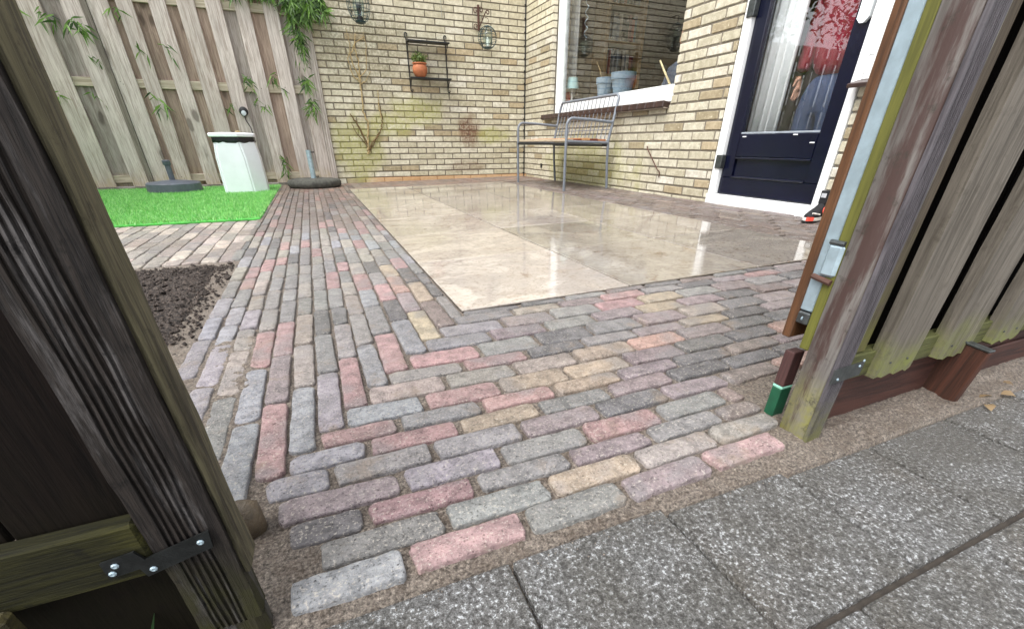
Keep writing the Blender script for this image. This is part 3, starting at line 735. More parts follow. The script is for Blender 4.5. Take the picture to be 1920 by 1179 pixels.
def tree(name, x, y, h, r_, leaf, label, seed):
    rnd = random.Random(seed); t = empty(name, (x, y, 0), label, 'tree')
    bm = bmesh.new(); tube(bm, [(x, y, -.05), (x + .05, y, h * .3), (x - .03, y + .05, h * .6), (x, y, h * .9)], [.09, .07, .05, .02], 7)
    for k in range(6):
        a = k * 1.05; z = h * rnd.uniform(.35, .6); tube(bm, [(x, y, z), (x + math.cos(a) * r_ * .4, y + math.sin(a) * r_ * .4, z + h * .12), (x + math.cos(a) * r_ * .8, y + math.sin(a) * r_ * .8, z + h * .2)], [.035, .02, .008], 5)
    fin('trunk', bm, DSTEM, t)
    bm = bmesh.new()
    for k in range(26):
        a = rnd.uniform(0, 6.28); q = r_ * rnd.uniform(.1, .85); z = h * rnd.uniform(.45, 1.0)
        leafcloud(bm, (x + math.cos(a) * q, y + math.sin(a) * q, z), (r_ * .34, r_ * .34, h * .1), 300, .07 + .03 * r_, rnd)
    fin('crown', bm, leaf, t)
tree('maple_tree', -6.9, .2, 3.6, 1.1, REDLEAF, 'red leaved maple beyond the garden fence', 11)
tree('garden_tree', -6.3, -2.6, 4.4, 1.2, GREENLEAF, 'green tree rising beyond the side fence of the garden', 12)
tree('garden_tree', -5.4, 1.5, 5.0, 1.8, GREENLEAF, 'green tree standing far behind the weathered board fence', 13)

# bamboo spilling over and through the fence
def bamboo(label, sprigs, loc, seed):
    rnd = random.Random(seed); t = empty('bamboo', loc, label, 'bamboo')
    bl = bmesh.new()
    for (x, y, z, dx, dy, dz, n, L) in sprigs:
        p0 = Vector((x, y, z)); p1 = p0 + Vector((dx, dy, dz)); pm = (p0 + p1) / 2 + Vector((0, -.02, .03)); pts = [p0, pm, p1]
        atube('stem', pts, [.004, .003, .0015], BAMBOO, t, 5)
        for i in range(n):
            u = rnd.uniform(.25, 1); p = p0.lerp(pm, u * 2) if u < .5 else pm.lerp(p1, u * 2 - 1)
            p = p + Vector((rnd.gauss(0, .025), rnd.gauss(0, .02), rnd.gauss(0, .025)))
            d = Vector((rnd.gauss(0, .7), rnd.gauss(-.25, .4), rnd.gauss(-.75, .45))).normalized(); s_ = d.cross(Vector((rnd.gauss(0, .4), -1, rnd.gauss(0, .4)))).normalized(); l = L * rnd.uniform(.6, 1.25); w_ = l * .075
            dr = Vector((0, 0, -l * .12))
            a = [bl.verts.new(p), bl.verts.new(p + d * l * .35 + s_ * w_), bl.verts.new(p + d * l + dr), bl.verts.new(p + d * l * .35 - s_ * w_)]
            bl.faces.new(a)
    setp(fin('foliage', bl, BAMBOO, t), kind='stuff')
bamboo('lush green bamboo spilling over the fence top at the brick wall', [
    (-2.60, .07, 1.76, .02, -.16, -.20, 190, .12), (-2.45, .07, 1.78, .06, -.18, -.22, 240, .12), (-2.34, .05, 1.76, .05, -.16, -.20, 170, .11), (-2.52, .0, 1.64, .06, -.1, -.14, 120, .10), (-2.7, .07, 1.78, -.05, -.16, -.10, 110, .11), (-2.9, .07, 1.8, -.1, -.16, -.12, 90, .11),
    (-2.60, -.03, 1.62, .04, -.05, -.34, 120, .095), (-2.57, -.04, 1.42, .02, -.04, -.3, 46, .08),
    (-2.60, -.02, .98, .04, -.06, -.03, 36, .10), (-2.56, -.02, .84, .02, -.05, -.14, 40, .10)], (-2.55, .08, 0), 21)
SPR = [(-4.62, .02, 1.36, .14, -.07, -.03, 14, .11), (-4.42, -.03, 1.33, .12, -.05, -.05, 30, .11), (-4.36, -.02, 1.08, .08, -.05, -.04, 5, .09), (-4.06, .0, 1.46, .05, -.04, -.06, 8, .09), (-4.0, .0, 1.2, .06, -.04, -.08, 4, .10),
       (-3.80, -.02, 1.22, .1, -.05, -.08, 4, .11), (-4.72, .0, .78, .06, -.04, -.04, 5, .12), (-4.45, -.02, .78, .06, -.04, -.03, 4, .09), (-4.02, -.02, .78, .1, -.05, -.02, 5, .12), (-4.0, -.02, .72, .1, -.05, -.06, 5, .12),
       (-3.16, -.02, 1.02, .06, -.05, -.12, 22, .08), (-2.9, -.02, .99, .05, -.04, -.02, 14, .09), (-3.12, -.02, .78, .1, -.04, -.02, 9, .09), (-3.36, -.02, .70, .05, -.04, .06, 8, .09), (-3.0, -.03, .28, .04, -.04, -.1, 12, .09), (-2.98, -.03, .16, .03, -.05, -.06, 14, .09), (-3.3, .03, 1.72, .3, -.05, -.06, 60, .13), (-3.0, .05, 1.74, .3, -.1, -.06, 80, .13), (-4.9, .03, 1.5, .1, -.05, -.1, 16, .14), (-4.9, .03, 1.2, .1, -.05, -.1, 12, .12)]
bamboo('thin bamboo sprigs poking between the weathered fence boards', SPR, (-3.8, .05, 0), 22)

# ------------------------------------------------------------------ gate side, right fence panel
rp = empty('fence_panel', (-1.7, -5.65, 0), 'grey-green board fence panel with a mossy gate post, right of the opening', 'fence')
def ribpoly(x0, x1, yf, yb, n, depth, m0, m1):
    pts = [(x0, yb), (x0, yf), (x0 + m0, yf)]
    W = (x1 - m1) - (x0 + m0)
    for i in range(n):
        a = x0 + m0 + W * i / n; q = W / n
        pts += [(a + q * .12, yf + depth), (a + q * .42, yf + depth), (a + q * .58, yf), (a + q * .97, yf)]
    return pts + [(x1, yf), (x1, yb)]
bm = bmesh.new(); box(bm, -2.04, -2.0085, -5.6725, -5.6305, -.03, 1.2, .002)
roughen(bm, 2, -.03, 1.2, 40, .0009, 3)
fin('post', bm, POSTW, rp, ang=50)
bm = bmesh.new(); prism(bm, ribpoly(-2.0392, -2.0095, -5.679, -5.6729, 6, .0032, .004, .003), -.03, 1.2); roughen(bm, 2, -.03, 1.2, 30, .0005, 4, 60)
fin('ribbed_board', bm, RIBW, rp)
abox('edge_lath', -2.0090, -2.0055, -5.6775, -5.669, .10, 1.2, m_wood('pale_green_lath', lin(150, 150, 132), lin(104, 102, 84), .7, 'Z', gscale=2, knots=False), rp, .0006)
abox('lath', -2.0385, -2.008, -5.630, -5.6155, .135, 1.2, OLIVE, rp, .0012)
abox('board', -2.004, -1.943, -5.657, -5.645, .129, 1.15, m_wood('brown_grey_board', lin(92, 82, 68), lin(54, 46, 38), .7, 'Z', gscale=2.2, knots=False, algae=(lin(96, 96, 40), .1, .35, .8)), rp, .0015)
bx = [(-1.921, -1.826), (-1.752, -1.658), (-1.585, -1.49), (-1.418, -1.322), (-1.25, -1.155)] + [(-1.083 + .167 * i, -.988 + .167 * i) for i in range(6)]
for i, (a, b2) in enumerate(bx):
    bm = bmesh.new(); N = 9; bot = [(a + (b2 - a) * k / N, .084 + .003 * math.sin(k * 2.1 + i) + (.004 if k == N else 0) + .006 * i * .2) for k in range(N + 1)]
    A = [bm.verts.new((x, -5.674, z)) for x, z in bot]; A2 = [bm.verts.new((x, -5.655, z)) for x, z in bot]; T = [bm.verts.new((x, -5.674, 1.15)) for x, z in bot]; T2 = [bm.verts.new((x, -5.655, 1.15)) for x, z in bot]
    for k in range(N):
        bm.faces.new((A[k], A[k + 1], T[k + 1], T[k])); bm.faces.new((A2[k], A2[k + 1], T2[k + 1], T2[k])); bm.faces.new((A[k], A[k + 1], A2[k + 1], A2[k])); bm.faces.new((T[k], T[k + 1], T2[k + 1], T2[k]))
    bm.faces.new((A[0], T[0], T2[0], A2[0])); bm.faces.new((A[N], T[N], T2[N], A2[N]))
    bmesh.ops.bevel(bm, geom=[e for e in bm.edges if len(e.link_faces) == 2 and e.calc_face_angle(0) > 1.2], offset=.0015, segments=1, affect='EDGES')
    roughen(bm, 2, .09, 1.15, 24, .0012, 8 + i, 30)
    fin('board', bm, GREYW, rp, ang=40)
    for fx in (.28, .74): alathe('nail', [(.0017, -.001), (.0017, .0006), (.0, .0009)], DULLGALV, rp, 8, loc=(a + (b2 - a) * fx, -5.6748, .108), rot=(R(90), 0, 0))
for a, b2 in ((-2.0, -1.91), (-1.907, -1.81), (-1.807, -1.71), (-1.707, -1.61), (-1.607, -1.51), (-1.507, -1.41), (-1.407, -1.31), (-1.307, -1.21), (-1.207, -1.11), (-1.107, -1.01), (-1.007, -.91), (-.907, -.81), (-.807, -.71), (-.707, -.61), (-.607, -.51), (-.507, -.41), (-.407, -.31), (-.307, -.21), (-.207, -.11)): abox('board', a, b2, -5.634, -5.622, .10, 1.15, BOARDK, rp, .0015)
abox('rail', -2.004, -.10, -5.6615, -5.640, .085, .128, MOSSX, rp, .002); abox('rail', -2.004, -.10, -5.6615, -5.646, .60, .65, MOSSX, rp, .002)
bm = bmesh.new(); prism(bm, [(0, 0), (.063, .004), (.063, .027), (.012, .024), (0, .024)], 0, .002)
br = fin('bracket', bm, DULLGALV, rp, loc=(-2.046, -5.680, .104), rot=(R(90), 0, 0))
def screws(parent, pts, r_=.0022):
    for p in pts:
        bm = bmesh.new(); lathe(bm, [(r_, 0), (r_, .0006), (r_ * .6, .0014), (r_ * .2, .0011)], 8); fin('screw', bm, GALV, parent, loc=p, rot=(R(90), 0, 0))
screws(br, [(-2.034, -5.6822, .111), (-1.993, -5.6822, .125), (-1.988, -5.6822, .133)])
abox('plinth_board', -2.0, -.10, -5.648, -5.636, -.02, .082, REDW, rp, .002)
abox('plinth_board', -1.64, -.10, -5.655, -5.649, -.02, .055, REDW, rp, .002)

stk = cbox('wooden_stake', (-1.672, -5.676, .045), (.011, .06, .115), STAKEW, None, .002, rot=(R(4), 0, R(-6))); setp(stk, 'short red-brown timber block standing under the right fence panel', 'stake')
cbox('zinc_cap', (-1.672, -5.681, .1045), (.016, .058, .004), DULLGALV, stk, .001, rot=(R(4), 0, R(-6)))
st = abox('wooden_stop', -2.0255, -2.0005, -5.605, -5.588, .055, .118, m_wood('dark_red_stop', lin(84, 56, 54), lin(58, 40, 38), .6, 'Z', knots=False, gscale=2), None, .0012); setp(st, 'small gate stop with green painted foot behind the right post', 'gate stop')
abox('painted_foot', -2.0258, -2.0002, -5.6053, -5.5877, -.01, .050, m_plain('green_paint', lin(24, 78, 54), .5, .15, 40), st, .0012)
abox('paint_edge', -2.0258, -2.0002, -5.6053, -5.5877, .0503, .0547, m_plain('pale_green_paint', lin(140, 200, 178), .4, .1), st, .0008)

# gate leaf folded back behind the panel
gl = empty('garden_gate', (-1.6, -5.59, 0), 'open garden gate folded back behind the right post, steel tube frame', 'gate')
GX = -2.036
abox('frame_tube', GX, GX + .022, -5.6145, -5.5945, .19, 1.2, GALV, gl, .002)
abox('frame_tube', GX + .024, -1.2, -5.6125, -5.5965, .19, .21, GALV, gl, .002); abox('frame_tube', GX + .024, -1.2, -5.6125, -5.5965, 1.1, 1.12, GALV, gl, .002)
abox('board', GX, GX + .07, -5.594, -5.5795, .142, 1.2, BROWNW, gl, .002)
for i in range(6): abox('board', GX + .075 + i * .125, GX + .19 + i * .125, -5.594, -5.58, .142, 1.2, BROWNW, gl, .002)
hg = cbox('hinge', (GX - .001, -5.618, .268), (.012, .022, .045), GALV, gl, .004)
atube('hinge_pin', [(GX - .004, -5.608, .292), (GX - .004, -5.628, .292)], .0035, DULLGALV, hg); atube('hinge_pin', [(GX - .005, -5.600, .243), (GX - .005, -5.628, .239)], .0042, RUSTIRON, hg)
bp = abox('foot_plate', GX - .002, GX + .022, -5.614, -5.595, .170, .1885, DULLGALV, gl, .002)
screws(bp, [(GX - .002, -5.6045, .179)], .003)

# ------------------------------------------------------------------ left fence panel (dark)
lp = empty('fence_panel', (-3.1, -5.67, 0), 'dark stained fence panel with a ribbed gate post, left of the opening', 'fence')
bm = bmesh.new()
pp = ribpoly(-2.857, -2.8085, -5.686, -5.664, 6, .0024, .010, .011)
prism(bm, pp, .02, 1.3); roughen(bm, 2, .02, 1.3, 90, .0012, 5, 60)
fin('post', bm, DARKW, lp)
bm = bmesh.new()
for i in range(7):
    t = i / 6; z = -.03 + .055 * t
foot = [(-2.857, -5.664), (-2.857, -5.685), (-2.816, -5.686), (-2.8085, -5.682), (-2.8075, -5.668), (-2.812, -5.664)]
prism(bm, foot, -.04, .0195); roughen(bm, 2, -.04, .0195, 6, .002, 6, 80)
fin('post_foot', bm, DARKW, lp)
bm = bmesh.new()
prof = [(-2.8082, -5.681), (-2.8052, -5.6825), (-2.8035, -5.6795), (-2.8030, -5.668), (-2.8035, -5.651), (-2.8082, -5.648)]
prism(bm, prof, .078, 1.3); roughen(bm, 2, .078, 1.3, 90, .0016, 7, 40)
fin('lath', bm, LATH, lp, ang=60)
for (a, b2, yy) in ((-2.935, -2.858, -5.668), (-3.02, -2.939, -5.666), (-3.10, -3.024, -5.668), (-3.19, -3.105, -5.667), (-3.28, -3.195, -5.668), (-3.37, -3.285, -5.667)):
    abox('board', a, b2, yy, yy + .012, .155, 1.3, BOARDK, lp, .0015)
abox('rail', -3.5, -2.8585, -5.6865, -5.670, .108, .164, MOSSD, lp, .003)
abox('board', -3.02, -2.947, -5.703, -5.688, .085, .118, m_wood('mossy_board_end', lin(74, 68, 36), lin(40, 36, 20), .7, 'X', knots=False, gscale=2), lp, .003)
bm = bmesh.new(); prism(bm, [(0, 0), (.020, .002), (.022, -.008), (.070, .004), (.072, .022), (.026, .010), (.022, .020), (.0, .017)], 0, .0022)
br = fin('bracket', bm, DULLGALV, lp, loc=(-2.888, -5.688, .120), rot=(R(90), 0, 0))
br.data.materials.clear(); br.data.materials.append(m_plain('blackened_steel', lin(40, 42, 42), .4, .3, 80, .3, metal=.6))
screws(br, [(-2.880, -5.6905, .132), (-2.884, -5.6905, .125), (-2.860, -5.6905, .119), (-2.824, -5.6905, .133)], .0026)

abox('plinth_board', -3.5, -2.862, -5.660, -5.652, -.04, .150, BOARDK, lp, .002)  # dark board added so the shaded gap under the rail looks black
# worn stone stub beside the left post
bm = bmesh.new(); lathe(bm, [(.017, -.03), (.0175, .012), (.0155, .022), (.010, .028), (.004, .030)], 14)
for v in bm.verts: v.co += Vector((v.co.x * .25 + .002 * noise.noise(v.co * 90), .002 * noise.noise(v.co * 70 + Vector((5, 0, 0))), .002 * noise.noise(v.co * 80)))
setp(fin('stone_stub', bm, STONE, smooth=True, loc=(-2.843, -5.535, .008)), 'worn brown stone stub sticking up beside the left gate post', 'stone')

# ------------------------------------------------------------------ things on the lawn side
ub = empty('parasol_base', (-3.935, -.60, .0), 'anthracite round parasol base with collar tube, on the turf', 'parasol base')
alathe('base', [(.212, .008), (.224, .02), (.220, .082), (.205, .094), (.07, .108), (.03, .112)], ANTH, ub, 40, (-3.935, -.60, 0))
alathe('tube', [(.024, .07), (.024, .25)], ANTH, ub, 20, (-3.935, -.60, 0)); alathe('collar', [(.03, .235), (.033, .24), (.033, .272), (.024, .277), (.02, .272), (.02, .262)], ANTH, ub, 20, (-3.935, -.60, 0))

pb = empty('parasol_base', (-2.69, -.44, 0), 'flat mossy concrete parasol base with a bare steel pipe', 'parasol base')
bm = bmesh.new(); lathe(bm, [(.25, .0), (.272, .02), (.274, .05), (.262, .072), (.235, .080), (.12, .084), (.03, .084)], 40, (-2.69, -.44, 0))
for v in bm.verts: v.co += Vector((.004 * noise.noise(v.co * 22), .004 * noise.noise(v.co * 21 + Vector((9, 0, 0))), .006 * noise.noise(v.co * 18)))
fin('disc', bm, CONC, pb, smooth=True)
alathe('pipe', [(.0, .05), (.026, .05), (.026, .35), (.022, .35), (.022, .3), (.0, .3)], GALV, pb, 20, (-2.69, -.40, 0))
for z in (.33, .10): atube('thumb_screw', [(-2.665, -.405, z), (-2.645, -.415, z), (-2.638, -.418, z)], [.005, .005, .009], CABLE, pb)

bn = empty('rubbish_bin', (-3.3, -.82, 0), 'pale tapered rubbish bin with a black bag under its lid', 'bin')
def ngon(w_, d, ch): return [(-w_ / 2, d / 2), (-w_ / 2, -d / 2 + .015), (-w_ / 2 + .015, -d / 2), (w_ / 2 - ch, -d / 2), (w_ / 2, -d / 2 + ch), (w_ / 2, d / 2)]
bm = bmesh.new(); A = None
for (w_, d, z) in ((.355, .30, .008), (.345, .29, .30), (.312, .265, .432)):
    B = [bm.verts.new((-3.295 + x, -.845 + y, z)) for x, y in ngon(w_, d, .11)]
    if A: [bm.faces.new((A[i], A[(i + 1) % 6], B[(i + 1) % 6], B[i])) for i in range(6)]
    else: bm.faces.new(B[::-1])
    A = B
bm.faces.new(A)
bmesh.ops.bevel(bm, geom=[e for e in bm.edges if abs(e.verts[0].co.z - e.verts[1].co.z) > .05], offset=.012, segments=2, affect='EDGES')
fin('body', bm, BINW, bn, ang=40)
bm = bmesh.new(); A = None
for k, (w_, d, z) in enumerate(((.318, .270, .418), (.328, .280, .432), (.322, .276, .452), (.325, .278, .468))):
    B = []
    base = ngon(w_, d, .11)
    for i in range(6):
        for j in range(6):
            t = j / 6; p, q = base[i], base[(i + 1) % 6]; B.append(bm.verts.new((-3.295 + p[0] + (q[0] - p[0]) * t, -.845 + p[1] + (q[1] - p[1]) * t, z + random.uniform(-.006, .006))))
    if A: [bm.faces.new((A[i], A[(i + 1) % 36], B[(i + 1) % 36], B[i])) for i in range(36)]
    A = B
fin('bin_bag', bm, BAG, bn, smooth=True)
bm = bmesh.new(); A = None
for (w_, d, z) in ((.342, .30, .462), (.348, .305, .466), (.348, .305, .484), (.33, .29, .492), (.20, .16, .497)):
    B = [bm.verts.new((-3.30 + x, -.845 + y, z)) for x, y in ngon(w_, d, .12)]
    if A: [bm.faces.new((A[i], A[(i + 1) % 6], B[(i + 1) % 6], B[i])) for i in range(6)]
    else: bm.faces.new(B[::-1])
    A = B
bm.faces.new(A); fin('lid', bm, BINW, bn)
alathe('lid_knob', [(.012, 0), (.022, .006), (.02, .014), (.0, .017)], m_plain('tan_knob', lin(170, 150, 112), .5), bn, 14, (-3.255, -.80, .496))

wl = empty('wall_light', (-3.232, -.022, .70), 'round black bulkhead light on a fence board above the bin', 'light')
def facing(name, prof, m, parent, c, ang=35, tilt=0): return alathe(name, prof, m, parent, 24, ang=ang, loc=c, rot=(R(90), 0, 0))
facing('housing', [(.040, 0), (.042, .02), (.036, .042), (.02, .05), (.0, .052)], CABLE, wl, (-3.232, -.022, .70))
facing('lens', [(.024, 0), (.022, .006), (.0, .010)], m_plain('frosted_lens', lin(190, 200, 204), .3, .05), wl, (-3.232, -.068, .684))
atube('cord', [(-3.235, -.03, .66), (-3.232, -.028, .62), (-3.205, -.026, .55), (-3.20, -.026, .44)], .004, CABLE, wl, 6)

# ------------------------------------------------------------------ things on the back wall
dc = empty('climber', (-2.03, -.01, .31), 'dry bare climber stems fanning up the back wall below the left lantern', 'plant')
def wob(pts, amp=.008, n=5):
    o = []
    for a, b2 in zip(pts, pts[1:]):
        for k in range(n):
            t = k / n; o.append((a[0] + (b2[0] - a[0]) * t + random.gauss(0, amp * .5), -.012 + random.gauss(0, .002), a[1] + (b2[1] - a[1]) * t + random.gauss(0, amp * .5)))
    o.append((pts[-1][0], -.012, pts[-1][1])); return o
for pts, r0, m in (([(-2.035, .30), (-2.03, .37), (-2.01, .47), (-1.99, .62), (-2.02, .72), (-2.01, 1.02), (-2.0, 1.18), (-2.02, 1.3), (-1.99, 1.42)], .009, STEMW),
                   ([(-2.035, .31), (-1.97, .42), (-1.85, .55), (-1.82, .66), (-1.84, .85)], .007, DSTEM), ([(-2.035, .31), (-1.93, .45), (-1.86, .52)], .006, DSTEM), ([(-2.03, .32), (-2.06, .42), (-2.14, .52), (-2.17, .62)], .005, DSTEM),
                   ([(-2.0, 1.02), (-2.06, 1.14), (-2.07, 1.24), (-2.0, 1.34), (-1.9, 1.40)], .006, STEMW), ([(-2.01, 1.0), (-2.08, 1.06), (-2.1, 1.2), (-2.06, 1.3), (-2.08, 1.46)], .005, STEMW), ([(-2.0, 1.05), (-1.92, 1.12), (-1.9, 1.3), (-1.9, 1.44)], .004, STEMW), ([(-2.0, .98), (-1.94, 1.02), (-1.88, 1.1)], .004, STEMW),
                   ([(-1.83, .66), (-1.84, .8), (-1.83, .93)], .005, STEMW), ([(-2.03, .4), (-2.11, .6), (-2.17, .7)], .009, DSTEM)):
    q = wob(pts); atube('stem', q, [r0 * 1.35 * (1 - .6 * i / len(q)) for i in range(len(q))], m, dc, 6)

sh = empty('wall_shelf', (-1.23, -.06, .93), 'black wire wall shelf with two boards on the brick wall', 'shelf')
for x in (-1.455, -1.012):
    atube('side_frame', arc((x, -.01, 1.45), .014, -60, 230, 9) + [(x - .012, -.012, 1.43), (x, -.012, 1.40), (x, -.012, .96)] + arc((x + .012, -.012, .945), .012, 150, 420, 9), .006, BLACKIRON, sh, 6)
    for z in (1.385, 1.055): atube('bracket', [(x, -.012, z - .1), (x, -.06, z - .05), (x, -.13, z - .008)], .004, BLACKIRON, sh, 5); atube('bracket', [(x, -.014, z), (x, -.135, z)], .005, BLACKIRON, sh, 5)
for z in (1.375, 1.045): abox('shelf_board', -1.465, -.995, -.14, -.018, z, z + .014, BLACKIRON, sh, .002)
fp = empty('flower_pot', (-1.345, -.09, 1.06), 'round terracotta flower pot with low green plant, on the wire shelf', 'flower pot')
alathe('pot', [(.045, .0), (.064, .016), (.080, .05), (.084, .076), (.077, .102), (.066, .118), (.080, .122), (.080, .132), (.071, .132), (.064, .116)], TERRA, fp, 28, (-1.345, -.085, 1.06))
bm = bmesh.new(); leafcloud(bm, (-1.345, -.08, 1.235), (.085, .05, .05), 420, .03, random.Random(8)); f = fin('plant', bm, m_leaf('sage_leaf', lin(70, 92, 44), lin(140, 158, 96)), fp)

def lantern(name, c, rx, rz, label, bulb, n=9, m=2):
    L_ = empty(name, (c[0], c[1], c[2] - rz), label, 'lantern')
    bm = bmesh.new()
    for k in range(n):
        a = 2 * math.pi * k / n
        tube(bm, [(c[0] + rx * math.sin(t) * math.cos(a), c[1] + rx * math.sin(t) * math.sin(a), c[2] - rz * math.cos(t)) for t in [math.pi * i / 10 for i in range(11)]], .0028, 5)
    for zf in (-.62, -.25, .2, .6):
        rr = rx * math.sqrt(1 - zf * zf); tube(bm, [(c[0] + rr * math.cos(2 * math.pi * i / 24), c[1] + rr * math.sin(2 * math.pi * i / 24), c[2] + rz * zf) for i in range(24)], .0026, 5, closed=True)
    fin('wire_cage', bm, CAGE, L_)
    alathe('bottom_cap', [(.0, -rz - .004), (rx * .42, -rz * .94), (rx * .5, -rz * .84), (rx * .3, -rz * .80), (0, -rz * .79)], CAGE, L_, 18, c)
    alathe('top_cap', [(rx * .35, rz * .9), (rx * .3, rz * .98), (rx * .1, rz * 1.04), (0, rz * 1.05)], CAGE, L_, 18, c)
    alathe('globe', [(rx * .5 * math.sin(t) + .001, -rz * .72 * math.cos(t)) for t in [math.pi * i / 10 for i in range(11)]], LGLASS, L_, 18, c)
    if bulb:
        alathe('lamp_holder', [(.03, -rz * .8), (.03, -rz * .62), (.018, -rz * .6), (.018, -rz * .2), (.022, -rz * .15), (.022, 0), (0, .01)], CABLE, L_, 14, c)
    else:
        alathe('candle', [(.02, -rz * .75), (.02, -rz * .1), (.004, 0), (0, .01)], m_plain('wax', lin(225, 225, 215), .4), L_, 12, c)
    return L_
CAGE = m_plain('green_black_wire', lin(44, 66, 70), .4, .15, metal=.2)
# wrought iron bracket and hanging lantern right
ib = empty('iron_bracket', (-.60, -.02, 1.54), 'rusty wrought iron scroll bracket holding the round lantern', 'bracket')
abox('back_bar', -.613, -.590, -.02, -.002, 1.535, 1.765, RUSTIRON, ib, .003)
def spiral(c, r0, r1, a0, a1, n=14): return [(c[0] + (r0 + (r1 - r0) * i / n) * math.cos(R(a0 + (a1 - a0) * i / n)), c[1], c[2] + (r0 + (r1 - r0) * i / n) * math.sin(R(a0 + (a1 - a0) * i / n))) for i in range(n + 1)]
def spiral_y(c, r0, r1, a0, a1, n=14): return [(c[0], c[1] - (q[0] - c[0]), q[2]) for q in spiral(c, r0, r1, a0, a1, n)]
for pts in (spiral((-.635, -.014, 1.71), .034, .008, 20, 420), spiral((-.635, -.014, 1.575), .034, .008, -20, -420), spiral((-.57, -.014, 1.72), .03, .008, 160, -240)): atube('scroll', pts, .0045, RUSTIRON, ib, 6)
atube('arm', [(-.60, -.02, 1.56), (-.585, -.06, 1.60), (-.565, -.11, 1.66), (-.55, -.15, 1.695)] + spiral((-.54, -.15, 1.675), .022, .008, 110, -200, 8), .006, RUSTIRON, ib, 6)
atube('hook', spiral((-.56, -.16, 1.60), .03, .022, 120, -120, 10), .0025, RUSTIRON, ib, 5)
lantern('lantern', (-.548, -.15, 1.455), .106, .106, 'round wire globe lantern hanging from the rusty scroll bracket', False)
lantern('lantern', (-1.935, -.15, 1.625), .112, .15, 'large wire cage lantern at the top of the wall above the dry climber', True, 10)
atube('lantern_hook', [(-1.935, -.002, 1.86), (-1.935, -.1, 1.86), (-1.935, -.15, 1.85), (-1.935, -.15, 1.78)], .006, BLACKIRON, None, 6); 
o = bpy.data.objects['lantern_hook']; setp(o, 'black wall hook carrying the large wire cage lantern', 'hook')
cb = empty('cable', (-.012, -.012, 0), 'black cable clipped down the corner between both brick walls', 'cable')
atube('wire', [(-.012 + .0015 * math.sin(i * 1.3), -.011, .02 + i * .062) for i in range(36)], .005, CABLE, cb, 6)
for i in range(18): abox('clip', -.026, -.006, -.02, -.004, .055 + i * .125, .067 + i * .125, CABLE, cb, .002)
o = atube('cable', [(-1.03, -.004, 2.88), (-1.031, -.006, 2.2), (-1.03, -.006, 1.62)], .003, m_plain('grey_lead', lin(150, 150, 140), .5), None, 6); setp(o, 'thin pale cable running up the brick wall beside the shelf', 'cable')

# ------------------------------------------------------------------ bench
bc = empty('garden_bench', (-.31, -1.58, .02), 'grey steel garden bench with wire back and wooden seat under the window', 'bench')
YA, YB = -1.055, -2.135
for yy in (YA, YB):
    xf, xb = -.548, -.085
    zf, zb = gz(xf) + .002, gz(xb) + .002
    fr = [(xf + .004, yy, zf), (xf, yy, .30), (xf, yy, .545)] + arc((xf + .055, yy, .545), .055, 180, 90, 5)[1:] + [(-.30, yy, .592), (-.075, yy, .575)]
    atube('arm_frame', fr, .0125, GREYMET, bc, 10)
    atube('rear_leg', [(xb + .012, yy, zb), (xb - .012, yy, .25), (-.105, yy, .40), (-.108, yy, .43)], .0125, GREYMET, bc, 10)
    atube('seat_rail', [(xf, yy, .425), (-.11, yy, .415)], .011, GREYMET, bc, 8)
bt = [(-.108, YA, .42), (-.04, YA, .745)] + [(-.034, YA + .0 - .045 + .045 * math.cos(R(a)), .745 + .045 * math.sin(R(a))) for a in (22, 45, 67, 90)] + [(-.032, (YA + YB) / 2, .79)] + [(-.034, YB + .045 - .045 * math.cos(R(a)), .745 + .045 * math.sin(R(a))) for a in (90, 67, 45, 22)] + [(-.04, YB, .745), (-.108, YB, .42)]
atube('back_frame', bt, .0125, GREYMET, bc, 10)
for i in range(1, 15):
    yy = YA + (YB - YA) * i / 15; atube('back_rod', [(-.108, yy, .42), (-.036, yy, .785)], .0038, GREYMET, bc, 6)
for z in (.52, .68): atube('cross_rod', [(-.108 + .072 * (z - .42) / .37, YA, z), (-.108 + .072 * (z - .42) / .37, YB, z)], .004, GREYMET, bc, 6)
abox('front_bar', -.556, -.54, YB, YA, .396, .416, BLACKIRON, bc, .003); abox('rear_bar', -.125, -.108, YB, YA, .385, .405, BLACKIRON, bc, .003)
for i in range(1, 15):
    yy = YA + (YB - YA) * i / 15; atube('seat_rod', [(-.545, yy, .413), (-.115, yy, .40)], .004, GREYMET, bc, 6)
SW = [m_wood('seat_slat_%d' % i, a, b2, .6, 'Y', gscale=1.6, knots=False) for i, (a, b2) in enumerate(((lin(196, 182, 158), lin(150, 134, 112)), (lin(150, 84, 52), lin(110, 58, 36)), (lin(206, 160, 112), lin(168, 120, 80)), (lin(128, 66, 44), lin(96, 48, 32)), (lin(190, 128, 88), lin(150, 96, 62))))]
for i in range(5):
    xa = -.545 + i * .086; abox('seat_slat', xa, xa + .082, YB + .02, YA - .02, .432 - .004 * abs(i - 2), .452 - .004 * abs(i - 2), SW[i], bc, .003)

# ------------------------------------------------------------------ sneaker by the door
sk = empty('sneaker', (-.128, -4.300, .029), 'black and white sneaker with a coral disc on the doorstep', 'shoe')
SB = m_plain('black_mesh_fabric', lin(20, 20, 24), .8, .2, 200, .5); SWH = m_plain('white_rubber', lin(226, 224, 218), .5, .05); SO = m_plain('coral_rubber', lin(232, 88, 72), .5, .05)
